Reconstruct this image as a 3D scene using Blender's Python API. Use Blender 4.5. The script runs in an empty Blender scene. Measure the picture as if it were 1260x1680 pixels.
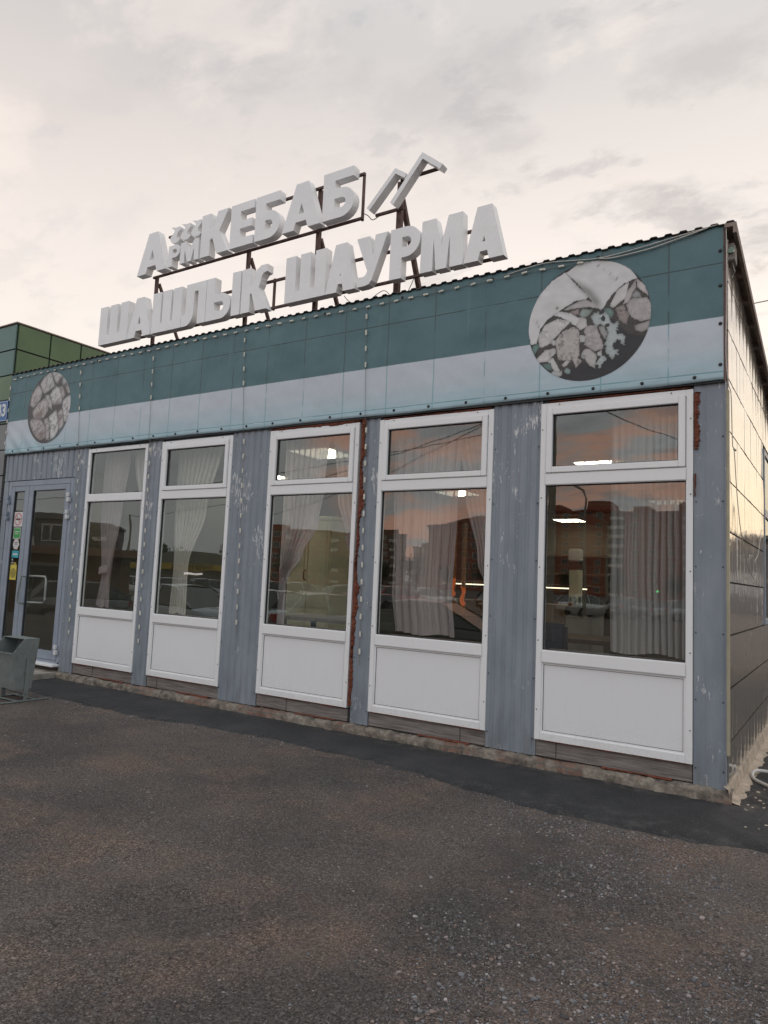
import bpy, bmesh, math, random
import numpy as np
from mathutils import Vector, Matrix, noise
R = math.radians
random.seed(7); rng = np.random.default_rng(7)
D = bpy.data; SC = bpy.context.scene; COL = SC.collection

# ------------------------------------------------------------------ camera
F_PX = 1174.16
MR = np.array([[0.84102846, 0.53925456, 0.04330886],
               [0.01467059, -0.10275907, 0.99459808],
               [-0.54079193, 0.83584993, 0.09433448]])
CAMP = np.array([0.70175081, -5.44463543, 1.4])
cam = D.cameras.new('camera'); camo = D.objects.new('camera', cam); COL.objects.link(camo)
cam.sensor_fit = 'VERTICAL'; cam.sensor_height = 36; cam.sensor_width = 27
cam.lens = F_PX / 1680 * 36; cam.clip_start = 0.05; cam.clip_end = 3000
camo.matrix_world = Matrix(((MR[0][0], MR[1][0], -MR[2][0], CAMP[0]),
                            (MR[0][1], MR[1][1], -MR[2][1], CAMP[1]),
                            (MR[0][2], MR[1][2], -MR[2][2], CAMP[2]), (0, 0, 0, 1)))
SC.camera = camo

def at(px, py, ax, v):
    """measured point of the photo put on the real plane  axis = v"""
    d = MR.T @ np.array([(px - 630) / F_PX, (840 - py) / F_PX, 1.0])
    return CAMP + d * (v - CAMP[ax]) / d[ax]

# ------------------------------------------------------------------ node helpers
class NT:
    def __init__(s, tree): s.t = tree; s.t.nodes.clear()
    def n(s, typ, props=None, **ins):
        nd = s.t.nodes.new(typ)
        for k, v in (props or {}).items(): setattr(nd, k, v)
        for k, v in ins.items():
            key = int(k[1:]) if k[0] == 'i' and k[1:].isdigit() else k.replace('_', ' ')
            s.set(nd.inputs[key], v)
        return nd
    def set(s, inp, v):
        if isinstance(v, bpy.types.NodeSocket): s.t.links.new(v, inp)
        elif isinstance(v, bpy.types.Node): s.t.links.new(v.outputs[0], inp)
        elif isinstance(v, (tuple, list)) and len(v) == 3 and inp.type == 'RGBA': inp.default_value = (*v, 1)
        else: inp.default_value = v
    def m(s, op, a, b=0.0, c=None):
        nd = s.t.nodes.new('ShaderNodeMath'); nd.operation = op
        s.set(nd.inputs[0], a); s.set(nd.inputs[1], b)
        if c is not None: s.set(nd.inputs[2], c)
        return nd.outputs[0]
    def mix(s, f, a, b, blend='MIX'):
        nd = s.t.nodes.new('ShaderNodeMix'); nd.data_type = 'RGBA'; nd.blend_type = blend
        s.set(nd.inputs[0], f); s.set(nd.inputs[6], a); s.set(nd.inputs[7], b)
        return nd.outputs[2]
    def step(s, v, lo, hi):
        nd = s.n('ShaderNodeMapRange', {'interpolation_type': 'SMOOTHSTEP'}, Value=v)
        nd.inputs[1].default_value = lo; nd.inputs[2].default_value = hi
        return nd.outputs[0]
    def ramp(s, f, stops):
        nd = s.n('ShaderNodeValToRGB', Fac=f); cr = nd.color_ramp
        while len(cr.elements) < len(stops): cr.elements.new(0.5)
        for e, (p, c) in zip(cr.elements, stops):
            e.position = p; e.color = (*c, 1) if len(c) == 3 else c
        return nd.outputs[0]
    def noise(s, vec, scale, detail=4, rough=.55, lac=2.0):
        return s.n('ShaderNodeTexNoise', Vector=vec, Scale=scale, Detail=detail, Roughness=rough).outputs[0]
    def map(s, vec, scale=(1, 1, 1), loc=(0, 0, 0)):
        return s.n('ShaderNodeMapping', Vector=vec, Scale=scale, Location=loc).outputs[0]

def new_mat(name):
    m = D.materials.new(name); m.use_nodes = True; return m, NT(m.node_tree)

def pbsdf(nt, color, rough=.6, metal=0.0, bump=None, bdist=.002, bstr=1.0, spec=.5, **kw):
    b = nt.n('ShaderNodeBsdfPrincipled')
    nt.set(b.inputs['Base Color'], color); nt.set(b.inputs['Roughness'], rough); nt.set(b.inputs['Metallic'], metal)
    b.inputs['Specular IOR Level'].default_value = spec
    for k, v in kw.items(): nt.set(b.inputs[k.replace('_', ' ')], v)
    if bump is not None:
        bp = nt.n('ShaderNodeBump', Height=bump, Distance=bdist, Strength=bstr)
        nt.set(b.inputs['Normal'], bp.outputs[0])
    nt.n('ShaderNodeOutputMaterial', Surface=b.outputs[0])
    return b

def simple(name, color, rough=.6, metal=0.0, var=.12, scale=6.0, bump=.0006, spec=.5, **kw):
    m, nt = new_mat(name)
    pos = nt.n('ShaderNodeNewGeometry').outputs['Position']
    n1 = nt.noise(pos, scale, 5, .6); n2 = nt.noise(pos, scale * 14, 3, .6)
    f = nt.m('MULTIPLY_ADD', n1, .7, nt.m('MULTIPLY', n2, .3))
    lo = tuple(max(0, c * (1 - var)) for c in color); hi = tuple(min(1, c * (1 + var)) for c in color)
    c = nt.mix(nt.step(f, .3, .7), lo, hi)
    pbsdf(nt, c, rough, metal, n2, bump, spec=spec, **kw)
    return m

# ------------------------------------------------------------------ world, sun, exposure
w = D.worlds.new('World'); SC.world = w; w.use_nodes = True
nt = NT(w.node_tree)
SUN_AZ, SUN_EL = R(27), R(3.0)                 # the sun sets beyond the right-hand end of the cafe
dirv = nt.n('ShaderNodeTexCoord').outputs['Generated']
sep = nt.n('ShaderNodeSeparateXYZ', Vector=dirv)
dx, dy, dz = sep.outputs
sky = nt.n('ShaderNodeTexSky', {'sky_type': 'NISHITA', 'sun_disc': False, 'sun_elevation': SUN_EL,
                               'sun_rotation': SUN_AZ, 'air_density': 1.2, 'dust_density': 2.0})
nish = nt.mix(1.0, sky.outputs[0], (.10, .10, .10), 'MULTIPLY')
el = nt.m('MAXIMUM', dz, 0.0)
inv = nt.m('DIVIDE', 1.0, nt.m('ADD', el, .22))
cl = nt.n('ShaderNodeCombineXYZ', X=nt.m('MULTIPLY', dx, inv), Y=nt.m('MULTIPLY', dy, inv)).outputs[0]
warp = nt.noise(cl, 1.3, 3, .5)
cl2 = nt.n('ShaderNodeVectorMath', {'operation': 'ADD'}, i0=cl, i1=nt.n('ShaderNodeVectorMath', {'operation': 'SCALE'}, i0=nt.n('ShaderNodeTexNoise', Vector=cl, Scale=3.0, Detail=3.0).outputs[1], Scale=.12).outputs[0]).outputs[0]
nA = nt.noise(nt.map(cl2, (1, 1.35, 1), (2.2, 7.4, 0)), 2.7, 8, .60)
nB = nt.noise(nt.map(cl2, (1.0, 1.4, 1), (4.3, 1.1, 0)), 3.2, 8, .60)
nC = nt.noise(nt.map(cl2, (1, 1.5, 1), (9.3, 3.1, 0)), 5.2, 8, .62)
sund = (math.sin(SUN_AZ) * math.cos(SUN_EL), math.cos(SUN_AZ) * math.cos(SUN_EL), math.sin(SUN_EL))
sdot = nt.n('ShaderNodeVectorMath', {'operation': 'DOT_PRODUCT'}, i0=dirv, i1=(math.sin(R(10)), math.cos(R(10)), .05)).outputs['Value']
base = nt.ramp(el, [(0.0, (1.05, .95, .83)), (.30, (1.09, .995, .915)), (.41, (1.0, .905, .845)),
                    (.51, (.865, .785, .74)), (.62, (.69, .66, .645)), (1.0, (.85, .85, .87))])
# away from the sunset the overcast is a little greyer and bluer low down
away = nt.step(sdot, .75, -.35)
back = nt.ramp(el, [(0.0, (.70, .71, .72)), (.12, (.72, .735, .75)), (.25, (.84, .87, .89)), (.5, (1.34, 1.38, 1.41)), (1.0, (1.18, 1.22, 1.27))])
far_left = nt.mix(nt.step(dx, -.35, -.95), (1, 1, 1), (.90, .90, .91), 'MIX')
base = nt.mix(1.0, base, far_left, 'MULTIPLY')
base = nt.mix(nt.step(dy, .30, -.25), base, back)
warm = nt.step(sdot, .35, .97)
base = nt.mix(nt.m('MULTIPLY', nt.step(sdot, .55, .95), .16), base, (1.05, 1.0, .93))
right = nt.m('ADD', nt.m('MULTIPLY', nt.step(dx, -.75, -.15), .75), .25)
# mauve-grey banks, peach edges, small darker tufts
bk = nt.step(nt.n('ShaderNodeVectorMath', {'operation': 'DOT_PRODUCT'}, i0=dirv, i1=(math.sin(R(-160)), math.cos(R(-160)), .30)).outputs['Value'], .976, .996)
pk = nt.m('ADD', nt.m('MULTIPLY', nt.m('MULTIPLY', nt.step(nB, .50, .66), .55), nt.m('MULTIPLY', nt.step(el, .12, .42), nt.step(dy, -.35, .1))), nt.m('MULTIPLY', nt.m('MULTIPLY', nt.step(nB, .38, .56), bk), .85))
base = nt.mix(nt.m('MINIMUM', pk, .95), base, nt.mix(nt.step(sdot, -.7, .1), (1.45, .76, .54), (1.0, .885, .815)))
base = nt.mix(nt.m('MULTIPLY', nt.m('MULTIPLY', nt.step(nA, .50, .65), .52), right), base, nt.mix(warm, (.46, .455, .48), (.57, .54, .525)))
base = nt.mix(nt.m('MULTIPLY', nt.m('MULTIPLY', nt.step(nC, .53, .66), .50), right), base, nt.mix(warm, (.36, .40, .45), (.55, .51, .50)))
glow = nt.m('MULTIPLY', nt.m('POWER', nt.m('MAXIMUM', sdot, 0.0), 26.0), nt.step(el, .55, .0))
base = nt.mix(nt.m('MULTIPLY', glow, .9), base, (1.28, 1.05, .72))
final = nt.mix(.10, base, nish)
bg = nt.n('ShaderNodeBackground', Color=final, Strength=1.10)
nt.n('ShaderNodeOutputWorld', Surface=bg.outputs[0])

sl = D.lights.new('sun', 'SUN'); so = D.objects.new('sun', sl); COL.objects.link(so)
sl.energy = .22; sl.angle = R(12); sl.color = (1.0, .80, .58)
so.rotation_euler = Vector(sund).to_track_quat('Z', 'Y').to_euler()
SC.view_settings.view_transform = 'Standard'; SC.view_settings.look = 'None'
SC.view_settings.exposure = 0.0; SC.view_settings.gamma = 1
try:
    SC.cycles.max_bounces = 8; SC.cycles.transparent_max_bounces = 16; SC.cycles.sample_clamp_indirect = 6
except Exception: pass

# ------------------------------------------------------------------ mesh helpers
ORG = {}
def tag(o, label=None, cat=None, group=None, kind=None):
    if label: o['label'] = label
    if cat: o['category'] = cat
    if group: o['group'] = group
    if kind: o['kind'] = kind
    return o
def empty(name, loc, label, cat, group=None, rotz=0):
    o = D.objects.new(name, None); COL.objects.link(o); o.location = loc; o.rotation_euler = (0, 0, rotz)
    o.empty_display_size = .2
    ORG[o.name] = Vector(loc) if rotz == 0 else Vector((0, 0, 0))
    return tag(o, label, cat, group)

class MB:
    def __init__(s): s.v = []; s.f = []; s.mi = []; s.sm = []
    def add(s, vs, fs, mi=0, smooth=False):
        b = len(s.v); s.v += [tuple(map(float, p)) for p in vs]
        for f in fs: s.f.append(tuple(b + i for i in f)); s.mi.append(mi); s.sm.append(smooth)
        return s
    def box(s, x0, x1, y0, y1, z0, z1, mi=0, bev=0.0):
        if bev <= 0:
            return s.add([(x0,y0,z0),(x1,y0,z0),(x1,y1,z0),(x0,y1,z0),(x0,y0,z1),(x1,y0,z1),(x1,y1,z1),(x0,y1,z1)],
                         [(0,3,2,1),(4,5,6,7),(0,1,5,4),(1,2,6,5),(2,3,7,6),(3,0,4,7)], mi)
        bm = bmesh.new(); bmesh.ops.create_cube(bm, size=1)
        for v in bm.verts: v.co = ((x0+x1)/2+v.co.x*(x1-x0), (y0+y1)/2+v.co.y*(y1-y0), (z0+z1)/2+v.co.z*(z1-z0))
        bmesh.ops.bevel(bm, geom=bm.edges[:], offset=bev, segments=2, affect='EDGES')
        return s.bm(bm, mi)
    def bm(s, bm, mi=0, smooth=False):
        bm.verts.index_update()
        s.add([v.co[:] for v in bm.verts], [[v.index for v in f.verts] for f in bm.faces], mi, smooth); bm.free(); return s
    def tube(s, pts, r, n=8, mi=0, cap=True, smooth=True):
        pts = [Vector(p) for p in pts]; rs = r if isinstance(r, (list, tuple)) else [r] * len(pts)
        b = len(s.v); up = Vector((0, 0, 1)); rings = []
        for i, p in enumerate(pts):
            t = (pts[min(i+1, len(pts)-1)] - pts[max(i-1, 0)]).normalized()
            a = t.cross(up if abs(t.z) < .95 else Vector((1, 0, 0))).normalized(); c = t.cross(a).normalized()
            rings.append([p + (a*math.cos(2*math.pi*k/n+math.pi/n) + c*math.sin(2*math.pi*k/n+math.pi/n))*rs[i] for k in range(n)])
        vs = [v for rg in rings for v in rg]; fs = []
        for i in range(len(pts)-1):
            for k in range(n): fs.append((i*n+k, i*n+(k+1)%n, (i+1)*n+(k+1)%n, (i+1)*n+k))
        s.add(vs, fs, mi, smooth)
        if cap: s.add(rings[0], [tuple(range(n))], mi); s.add(rings[-1], [tuple(range(n))[::-1]], mi)
        return s
    def bar(s, a, b, w, h=None, mi=0):
        h = h or w; a = Vector(a); b = Vector(b); t = (b-a).normalized()
        up = Vector((0, 1, 0)) if abs(t.y) < .9 else Vector((0, 0, 1))
        u = t.cross(up).normalized(); v = t.cross(u).normalized(); vs = []
        for p in (a, b):
            for i, j in ((-1,-1),(1,-1),(1,1),(-1,1)): vs.append(p + u*i*w/2 + v*j*h/2)
        return s.add(vs, [(0,1,2,3),(7,6,5,4),(0,4,5,1),(1,5,6,2),(2,6,7,3),(3,7,4,0)], mi)
    def grid(s, P, mi=0, smooth=True, closed=False):
        """P[i][j] points"""
        ni, nj = len(P), len(P[0]); fs = []
        for i in range(ni-1):
            for j in range(nj-1): fs.append((i*nj+j, (i+1)*nj+j, (i+1)*nj+j+1, i*nj+j+1))
            if closed: fs.append((i*nj+nj-1, (i+1)*nj+nj-1, (i+1)*nj, i*nj))
        return s.add([p for row in P for p in row], fs, mi, smooth)
    def build(s, name, mats, parent=None, recalc=True):
        me = D.meshes.new(name); org = Vector((0, 0, 0))
        if parent is not None: org = ORG[parent.name]
        me.from_pydata([(x-org.x, y-org.y, z-org.z) for x, y, z in s.v], [], s.f)
        mats = mats if isinstance(mats, (list, tuple)) else [mats]
        for m in mats: me.materials.append(m)
        me.polygons.foreach_set('material_index', s.mi); me.polygons.foreach_set('use_smooth', s.sm)
        if recalc and len(s.f) < 60000:
            bm = bmesh.new(); bm.from_mesh(me); bmesh.ops.recalc_face_normals(bm, faces=bm.faces); bm.to_mesh(me); bm.free()
        o = D.objects.new(name, me); COL.objects.link(o)
        if parent is not None: o.parent = parent
        ORG[o.name] = org
        return o

def outline(mb, polys, y0, y1, mi=0, xf=lambda x, z: (x, z)):
    """extrude polygons with holes (2D curve fill) lying in the xz plane between y0 (front) and y1 (back)"""
    cu = D.curves.new('tmp', 'CURVE'); cu.dimensions = '2D'; cu.fill_mode = 'BOTH'
    cu.extrude = abs(y1-y0)/2
    for pl in polys:
        sp = cu.splines.new('POLY'); sp.points.add(len(pl)-1)
        for i, (x, z) in enumerate(pl):
            X, Z = xf(x, z); sp.points[i].co = (X, Z, 0, 1)
        sp.use_cyclic_u = True
    ob = D.objects.new('tmp', cu); COL.objects.link(ob)
    bpy.context.view_layer.update()
    me = ob.to_mesh()
    vs = [(v.co.x, (y0+y1)/2 - v.co.z, v.co.y) for v in me.vertices]
    fs = [tuple(p.vertices) for p in me.polygons]
    mb.add(vs, fs, mi); ob.to_mesh_clear(); D.objects.remove(ob); D.curves.remove(cu)
    return mb

def fbm(x, y, z=0.0, o=4):
    return noise.fractal(Vector((x, y, z)), 1.0, 2.0, o)

# ------------------------------------------------------------------ materials
M = {}
def mat_plastic(name, col, rough):
    m, nt = new_mat(name); pos = nt.n('ShaderNodeNewGeometry').outputs['Position']; z = nt.n('ShaderNodeSeparateXYZ', Vector=pos).outputs[2]
    n = nt.noise(pos, 3.0, 5, .6); n2 = nt.noise(nt.map(pos, (16, 4, 1.4)), 2.0, 5, .65); n3 = nt.noise(pos, 60, 3, .6)
    c = nt.mix(n, tuple(v*.955 for v in col), tuple(v*1.02 for v in col))
    splash = nt.m('MULTIPLY', nt.step(z, .50, .20), nt.step(nt.m('ADD', nt.m('MULTIPLY', n3, .5), nt.m('MULTIPLY', n, .5)), .42, .62))
    c = nt.mix(nt.m('MULTIPLY', splash, .16), c, (.30, .275, .25))
    c = nt.mix(nt.m('MULTIPLY', nt.step(n2, .56, .74), .07), c, (.36, .35, .33))
    pbsdf(nt, c, rough, 0, n3, .0001); return m
M['frame'] = mat_plastic('white_plastic', (.79, .80, .81), .38)
M['infill'] = mat_plastic('white_infill', (.76, .77, .785), .45)
M['gasket'] = simple('black_gasket', (.03, .03, .032), .6)
M['steel_rust'] = simple('rusty_steel', (.105, .062, .055), .8, var=.5, scale=18, bump=.001)
M['dark'] = simple('dark_metal', (.03, .032, .035), .6)
M['white_led'] = simple('led_module_plastic', (.66, .64, .56), .4, var=.08)
M['wire'] = simple('thin_wire', (.16, .15, .13), .6)
M['wirew'] = simple('pale_wire', (.50, .48, .44), .6)
M['door'] = simple('grey_door_aluminium', (.25, .29, .35), .42, var=.10, scale=5)
M['concrete'] = simple('concrete', (.27, .25, .22), .9, var=.35, scale=9, bump=.004)
M['bingrey'] = simple('painted_bin_steel', (.155, .175, .175), .5, var=.22, scale=7, bump=.0006)
def mat_bin():
    m, nt = new_mat('painted_bin_steel'); pos = nt.n('ShaderNodeNewGeometry').outputs['Position']
    n = nt.noise(pos, 6, 5, .6); r_ = nt.noise(nt.map(pos, (20, 20, 9)), 1.5, 6, .7); n3 = nt.noise(pos, 3.5, 2)
    c = nt.mix(n, (.125, .15, .148), (.20, .225, .22)); c = nt.mix(nt.m('MULTIPLY', nt.step(r_, .57, .68), .75), c, (.11, .065, .045)); c = nt.mix(nt.m('MULTIPLY', nt.step(r_, .40, .30), .4), c, (.07, .075, .075))
    pbsdf(nt, c, .5, 0, n3, .03); return m
M['bingrey'] = mat_bin()
M['bindark'] = simple('bin_inside', (.03, .032, .032), .8)
M['beige'] = simple('aged_beige_trim', (.36, .33, .24), .6, var=.15)
M['ochre'] = simple('corner_paint', (.24, .235, .20), .6, var=.2)

def mat_foam():
    m, nt = new_mat('rusty_orange_foam')
    pos = nt.n('ShaderNodeNewGeometry').outputs['Position']
    n = nt.noise(pos, 38, 5, .7)
    pbsdf(nt, nt.ramp(n, [(.3, (.065, .018, .010)), (.55, (.165, .045, .022)), (.8, (.27, .10, .055))]), .9, 0, n, .006)
    return m
M['foam'] = mat_foam()

def mat_wood():
    m, nt = new_mat('weathered_board')
    pos = nt.n('ShaderNodeNewGeometry').outputs['Position']
    n = nt.noise(nt.map(pos, (1.2, 1, 22)), 3.0, 6, .65); n2 = nt.noise(pos, 7, 4)
    c = nt.ramp(n, [(.3, (.075, .065, .06)), (.5, (.18, .16, .15)), (.72, (.29, .265, .25))])
    c = nt.mix(nt.m('MULTIPLY', nt.step(n2, .60, .78), .4), c, (.18, .09, .06))
    pbsdf(nt, c, .85, 0, n, .002)
    return m
M['wood'] = mat_wood()

def mat_wall(name='blue_grey_sheet', flake=.5):
    m, nt = new_mat(name)
    pos = nt.n('ShaderNodeNewGeometry').outputs['Position']
    sx = nt.n('ShaderNodeSeparateXYZ', Vector=pos); z = sx.outputs[2]
    big = nt.noise(nt.map(pos, (3, 1, .9)), 1.7, 4, .6)
    st = nt.noise(nt.map(pos, (9, 4, 1.1)), 3.0, 6, .7)
    fine = nt.noise(pos, 90, 3, .6)
    c = nt.mix(nt.step(big, .3, .7), (.195, .228, .268), (.250, .285, .328))
    c = nt.mix(nt.m('MULTIPLY', nt.step(st, .56, .72), .55), c, (.20, .205, .21))
    # flaked primer: streaky white chips, mostly in patches
    chip = nt.noise(nt.map(pos, (26, 10, 5.5)), 1.9, 5, .75)
    area = nt.noise(nt.map(pos, (2.1, 1, 1.5), (3.1, 0, 1.2)), 1.6, 3, .5)
    high = nt.m('ADD', nt.m('MULTIPLY', nt.step(z, .8, 2.2), .05), nt.m('MULTIPLY', nt.step(area, .50, .66), .125))
    mk = nt.step(nt.m('ADD', chip, high), 0.705 - .02*flake, .718 - .02*flake)
    c = nt.mix(mk, c, (.58, .59, .60))
    drk = nt.step(nt.noise(nt.map(pos, (40, 10, 6), (7, 0, 2)), 2.2, 4, .7), .70, .76)
    c = nt.mix(nt.m('MULTIPLY', drk, .8), c, (.05, .055, .06))
    grime = nt.m('MULTIPLY', nt.step(z, .55, .1), nt.step(nt.noise(nt.map(pos, (8, 3, 2)), 2.0, 4), .35, .7))
    c = nt.mix(nt.m('MULTIPLY', grime, .5), c, (.13, .13, .125))
    pbsdf(nt, c, .50, 0.0, nt.m('ADD', nt.m('MULTIPLY', mk, .5), nt.m('MULTIPLY', fine, .1)), .0012)
    return m
M['wall'] = mat_wall()

def mat_glass():
    m, nt = new_mat('window_glass')
    lw = nt.n('ShaderNodeLayerWeight', Blend=.5).outputs['Facing']
    fr = nt.m('MULTIPLY_ADD', nt.m('POWER', lw, 4.0), .60, .155)
    pos = nt.n('ShaderNodeNewGeometry').outputs['Position']
    wob = nt.noise(pos, 1.7, 2, .4)
    bp = nt.n('ShaderNodeBump', Height=wob, Distance=.004, Strength=.25)
    g = nt.n('ShaderNodeBsdfGlossy', Color=(.97, 1, .98), Roughness=.0, Normal=bp.outputs[0])
    t = nt.n('ShaderNodeBsdfTransparent', Color=(.88, .91, .88))
    mx = nt.n('ShaderNodeMixShader', Fac=fr, i1=t.outputs[0], i2=g.outputs[0])
    nt.n('ShaderNodeOutputMaterial', Surface=mx.outputs[0])
    return m
M['glass'] = mat_glass()

def mat_banner():
    m, nt = new_mat('printed_banner_cloth')
    pos = nt.n('ShaderNodeNewGeometry').outputs['Position']
    sp = nt.n('ShaderNodeSeparateXYZ', Vector=pos); x, y, z = sp.outputs
    n = nt.noise(pos, 1.4, 5, .6); f = nt.noise(pos, 160, 2, .6)
    teal = nt.mix(nt.step(n, .3, .7), (.060, .138, .160), (.090, .182, .203))
    teal = nt.mix(nt.m('MULTIPLY', nt.step(f, .45, .62), .35), teal, (.10, .175, .19))
    fade = nt.noise(nt.map(pos, (.7, 1, 5)), 1.6, 5, .6)
    pale = nt.mix(nt.step(nt.m('ADD', z, nt.m('MULTIPLY', fade, .3)), 3.02, 3.42), (.36, .51, .57), (.52, .57, .63))
    c = nt.mix(nt.step(z, 3.366, 3.374), pale, teal)
    # joints of the tiles behind show through the cloth
    fx = nt.m('ABSOLUTE', nt.m('SUBTRACT', nt.m('FRACT', nt.m('ADD', nt.m('DIVIDE', nt.m('ADD', x, .37), .4935), 40.5)), .5))
    lx = nt.step(nt.m('MULTIPLY', fx, .4935), .0075, .0030)
    lz = nt.m('MAXIMUM', nt.step(nt.m('ABSOLUTE', nt.m('SUBTRACT', z, 3.765)), .007, .003),
              nt.step(nt.m('ABSOLUTE', nt.m('SUBTRACT', z, 2.966)), .007, .003))
    brk = nt.step(nt.noise(nt.map(pos, (1, 1, 1), (5, 2, 7)), 3.0, 3), .36, .46)
    ln = nt.m('MULTIPLY', nt.m('MAXIMUM', lx, lz), nt.m('MULTIPLY', brk, .75))
    c = nt.mix(ln, c, nt.mix(nt.step(z, 3.36, 3.38), (.17, .36, .40), (.045, .062, .068)))
    # scuffs and dirt
    sc = nt.step(nt.noise(nt.map(pos, (1.5, 1, 14), (2, 0, 3)), 2.2, 5, .7), .66, .74)
    c = nt.mix(nt.m('MULTIPLY', sc, .22), c, (.35, .36, .35))
    top = nt.m('MULTIPLY', nt.step(z, 3.93, 4.04), nt.step(nt.noise(nt.map(pos, (3, 1, 1)), 3, 4), .4, .7))
    c = nt.mix(nt.m('MULTIPLY', top, .4), c, (.12, .115, .11))
    run = nt.step(nt.noise(nt.map(pos, (14, 1, .8), (0, 0, 5)), 1.3, 5, .65), .60, .80)
    c = nt.mix(nt.m('MULTIPLY', run, .18), c, (.30, .31, .31))
    wr = nt.noise(nt.map(pos, (3, 1, 1.2)), 2.0, 4, .5)
    pbsdf(nt, c, .55, 0, nt.m('ADD', wr, nt.m('MULTIPLY', nt.m('MAXIMUM', lx, lz), -.12)), .018, bstr=.7)
    return m
M['banner'] = mat_banner()

def mat_vcol(name, rough=.5):
    m, nt = new_mat(name)
    c = nt.n('ShaderNodeVertexColor', {'layer_name': 'Col'}).outputs[0]
    pbsdf(nt, c, rough, 0)
    return m
M['print'] = mat_vcol('printed_picture')

LA, LB = -.80, -.045
def mat_ground():
    m, nt = new_mat('worn_asphalt_and_dirt')
    pos = nt.n('ShaderNodeNewGeometry').outputs['Position']
    sp = nt.n('ShaderNodeSeparateXYZ', Vector=pos)
    n1 = nt.noise(pos, .55, 6, .6); n2 = nt.noise(nt.map(pos, (1, 1, 1), (9, 4, 0)), 1.6, 6, .65)
    n3 = nt.noise(pos, 55, 4, .75); n4 = nt.noise(pos, 210, 2, .7)
    vor = nt.n('ShaderNodeTexVoronoi', Vector=pos, Scale=150.0)
    vor2 = nt.n('ShaderNodeTexVoronoi', Vector=pos, Scale=85.0)
    c = nt.mix(nt.step(n1, .35, .65), (.088, .080, .075), (.146, .126, .113))
    c = nt.mix(nt.m('MULTIPLY', nt.step(n2, .46, .68), .70), c, (.190, .136, .108))
    c = nt.mix(nt.m('MULTIPLY', nt.step(nt.noise(nt.map(pos, (.7, 1.8, 1), (1, 8, 0)), 1.2, 5), .52, .70), .40), c, (.080, .078, .080))
    st = nt.ramp(vor.outputs['Color'], [(.15, (.42, .42, .44)), (.45, (.85, .84, .83)), (.75, (1.3, 1.27, 1.25)), (.95, (2.1, 2.1, 2.15))])
    c = nt.mix(nt.step(nt.noise(nt.map(pos, (1,1,1), (3,3,0)), 2.4, 6, .7), .32, .62), nt.mix(.35, c, nt.mix(1.0, c, st, 'MULTIPLY')), nt.mix(1.0, c, st, 'MULTIPLY'))
    c = nt.mix(nt.m('MULTIPLY', nt.step(nt.noise(pos, 9, 5, .7), .60, .72), .35), c, (.045, .042, .042))
    gr = nt.ramp(nt.noise(pos, 95, 3, .8), [(.30, (.45, .45, .46)), (.5, (1, 1, 1)), (.70, (1.75, 1.72, 1.7))]); c = nt.mix(.85, c, nt.mix(1.0, c, gr, 'MULTIPLY'))
    ln_ = nt.m('SUBTRACT', nt.m('ADD', sp.outputs[0], nt.m('MULTIPLY', nt.noise(pos, 2.5, 5), .5)), nt.m('MULTIPLY_ADD', sp.outputs[1], LB, LA+.25))
    band = nt.m('MULTIPLY', nt.step(nt.m('ABSOLUTE', ln_), .26, .02), nt.step(sp.outputs[1], -4.2, -1.6)); c = nt.mix(nt.m('MULTIPLY', band, .42), c, (.055, .054, .056))
    st2 = nt.step(nt.n('ShaderNodeSeparateColor', Color=vor2.outputs['Color']).outputs[0], .93, .95)
    c = nt.mix(nt.m('MULTIPLY', st2, .45), c, (.16, .155, .155))
    c = nt.mix(nt.m('MULTIPLY', nt.step(n3, .42, .60), .45), c, nt.mix(1.0, c, (.45, .45, .48), 'MULTIPLY'))
    h = nt.m('ADD', nt.m('ADD', nt.m('MULTIPLY', n3, .6), nt.m('MULTIPLY', nt.noise(pos, 14, 5, .65), 2.2)), nt.m('ADD', nt.m('MULTIPLY', n4, .3), nt.m('MULTIPLY', vor.outputs['Distance'], -.5)))
    pbsdf(nt, c, .92, 0, h, .012, spec=.25)
    return m
M['ground'] = mat_ground()

def mat_strip():
    m, nt = new_mat('new_asphalt')
    pos = nt.n('ShaderNodeNewGeometry').outputs['Position']
    n1 = nt.noise(pos, 2.2, 6, .6); n3 = nt.noise(pos, 150, 3, .7)
    vor = nt.n('ShaderNodeTexVoronoi', Vector=pos, Scale=170.0)
    c = nt.mix(nt.step(n1, .35, .7), (.024, .025, .027), (.040, .041, .044))
    c = nt.mix(nt.m('MULTIPLY', nt.step(nt.noise(pos, 1.1, 4), .55, .75), .6), c, (.055, .050, .047))
    st = nt.step(nt.n('ShaderNodeSeparateColor', Color=vor.outputs['Color']).outputs[0], .90, .97)
    c = nt.mix(nt.m('MULTIPLY', st, .5), c, (.11, .11, .115))
    y_ = nt.n('ShaderNodeSeparateXYZ', Vector=pos).outputs[1]
    c = nt.mix(nt.m('MULTIPLY', nt.m('MULTIPLY', nt.step(y_, -.45, -.95), nt.step(nt.noise(pos, 9, 6, .7), .50, .64)), .45), c, (.10, .094, .088))
    c = nt.mix(nt.m('MULTIPLY', nt.m('MULTIPLY', nt.step(y_, -.28, -.05), nt.step(nt.noise(pos, 9, 5, .7), .45, .65)), .5), c, (.12, .105, .09))
    pbsdf(nt, c, .80, 0, nt.m('ADD', n3, nt.m('MULTIPLY', vor.outputs['Distance'], -.6)), .006, spec=.35)
    return m
M['strip'] = mat_strip()

def mat_stones():
    m, nt = new_mat('gravel_stones')
    a = nt.n('ShaderNodeVertexColor', {'layer_name': 'Col'}).outputs[0]
    pbsdf(nt, a, .9, 0, spec=.3)
    return m
M['stones'] = mat_stones()

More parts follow.
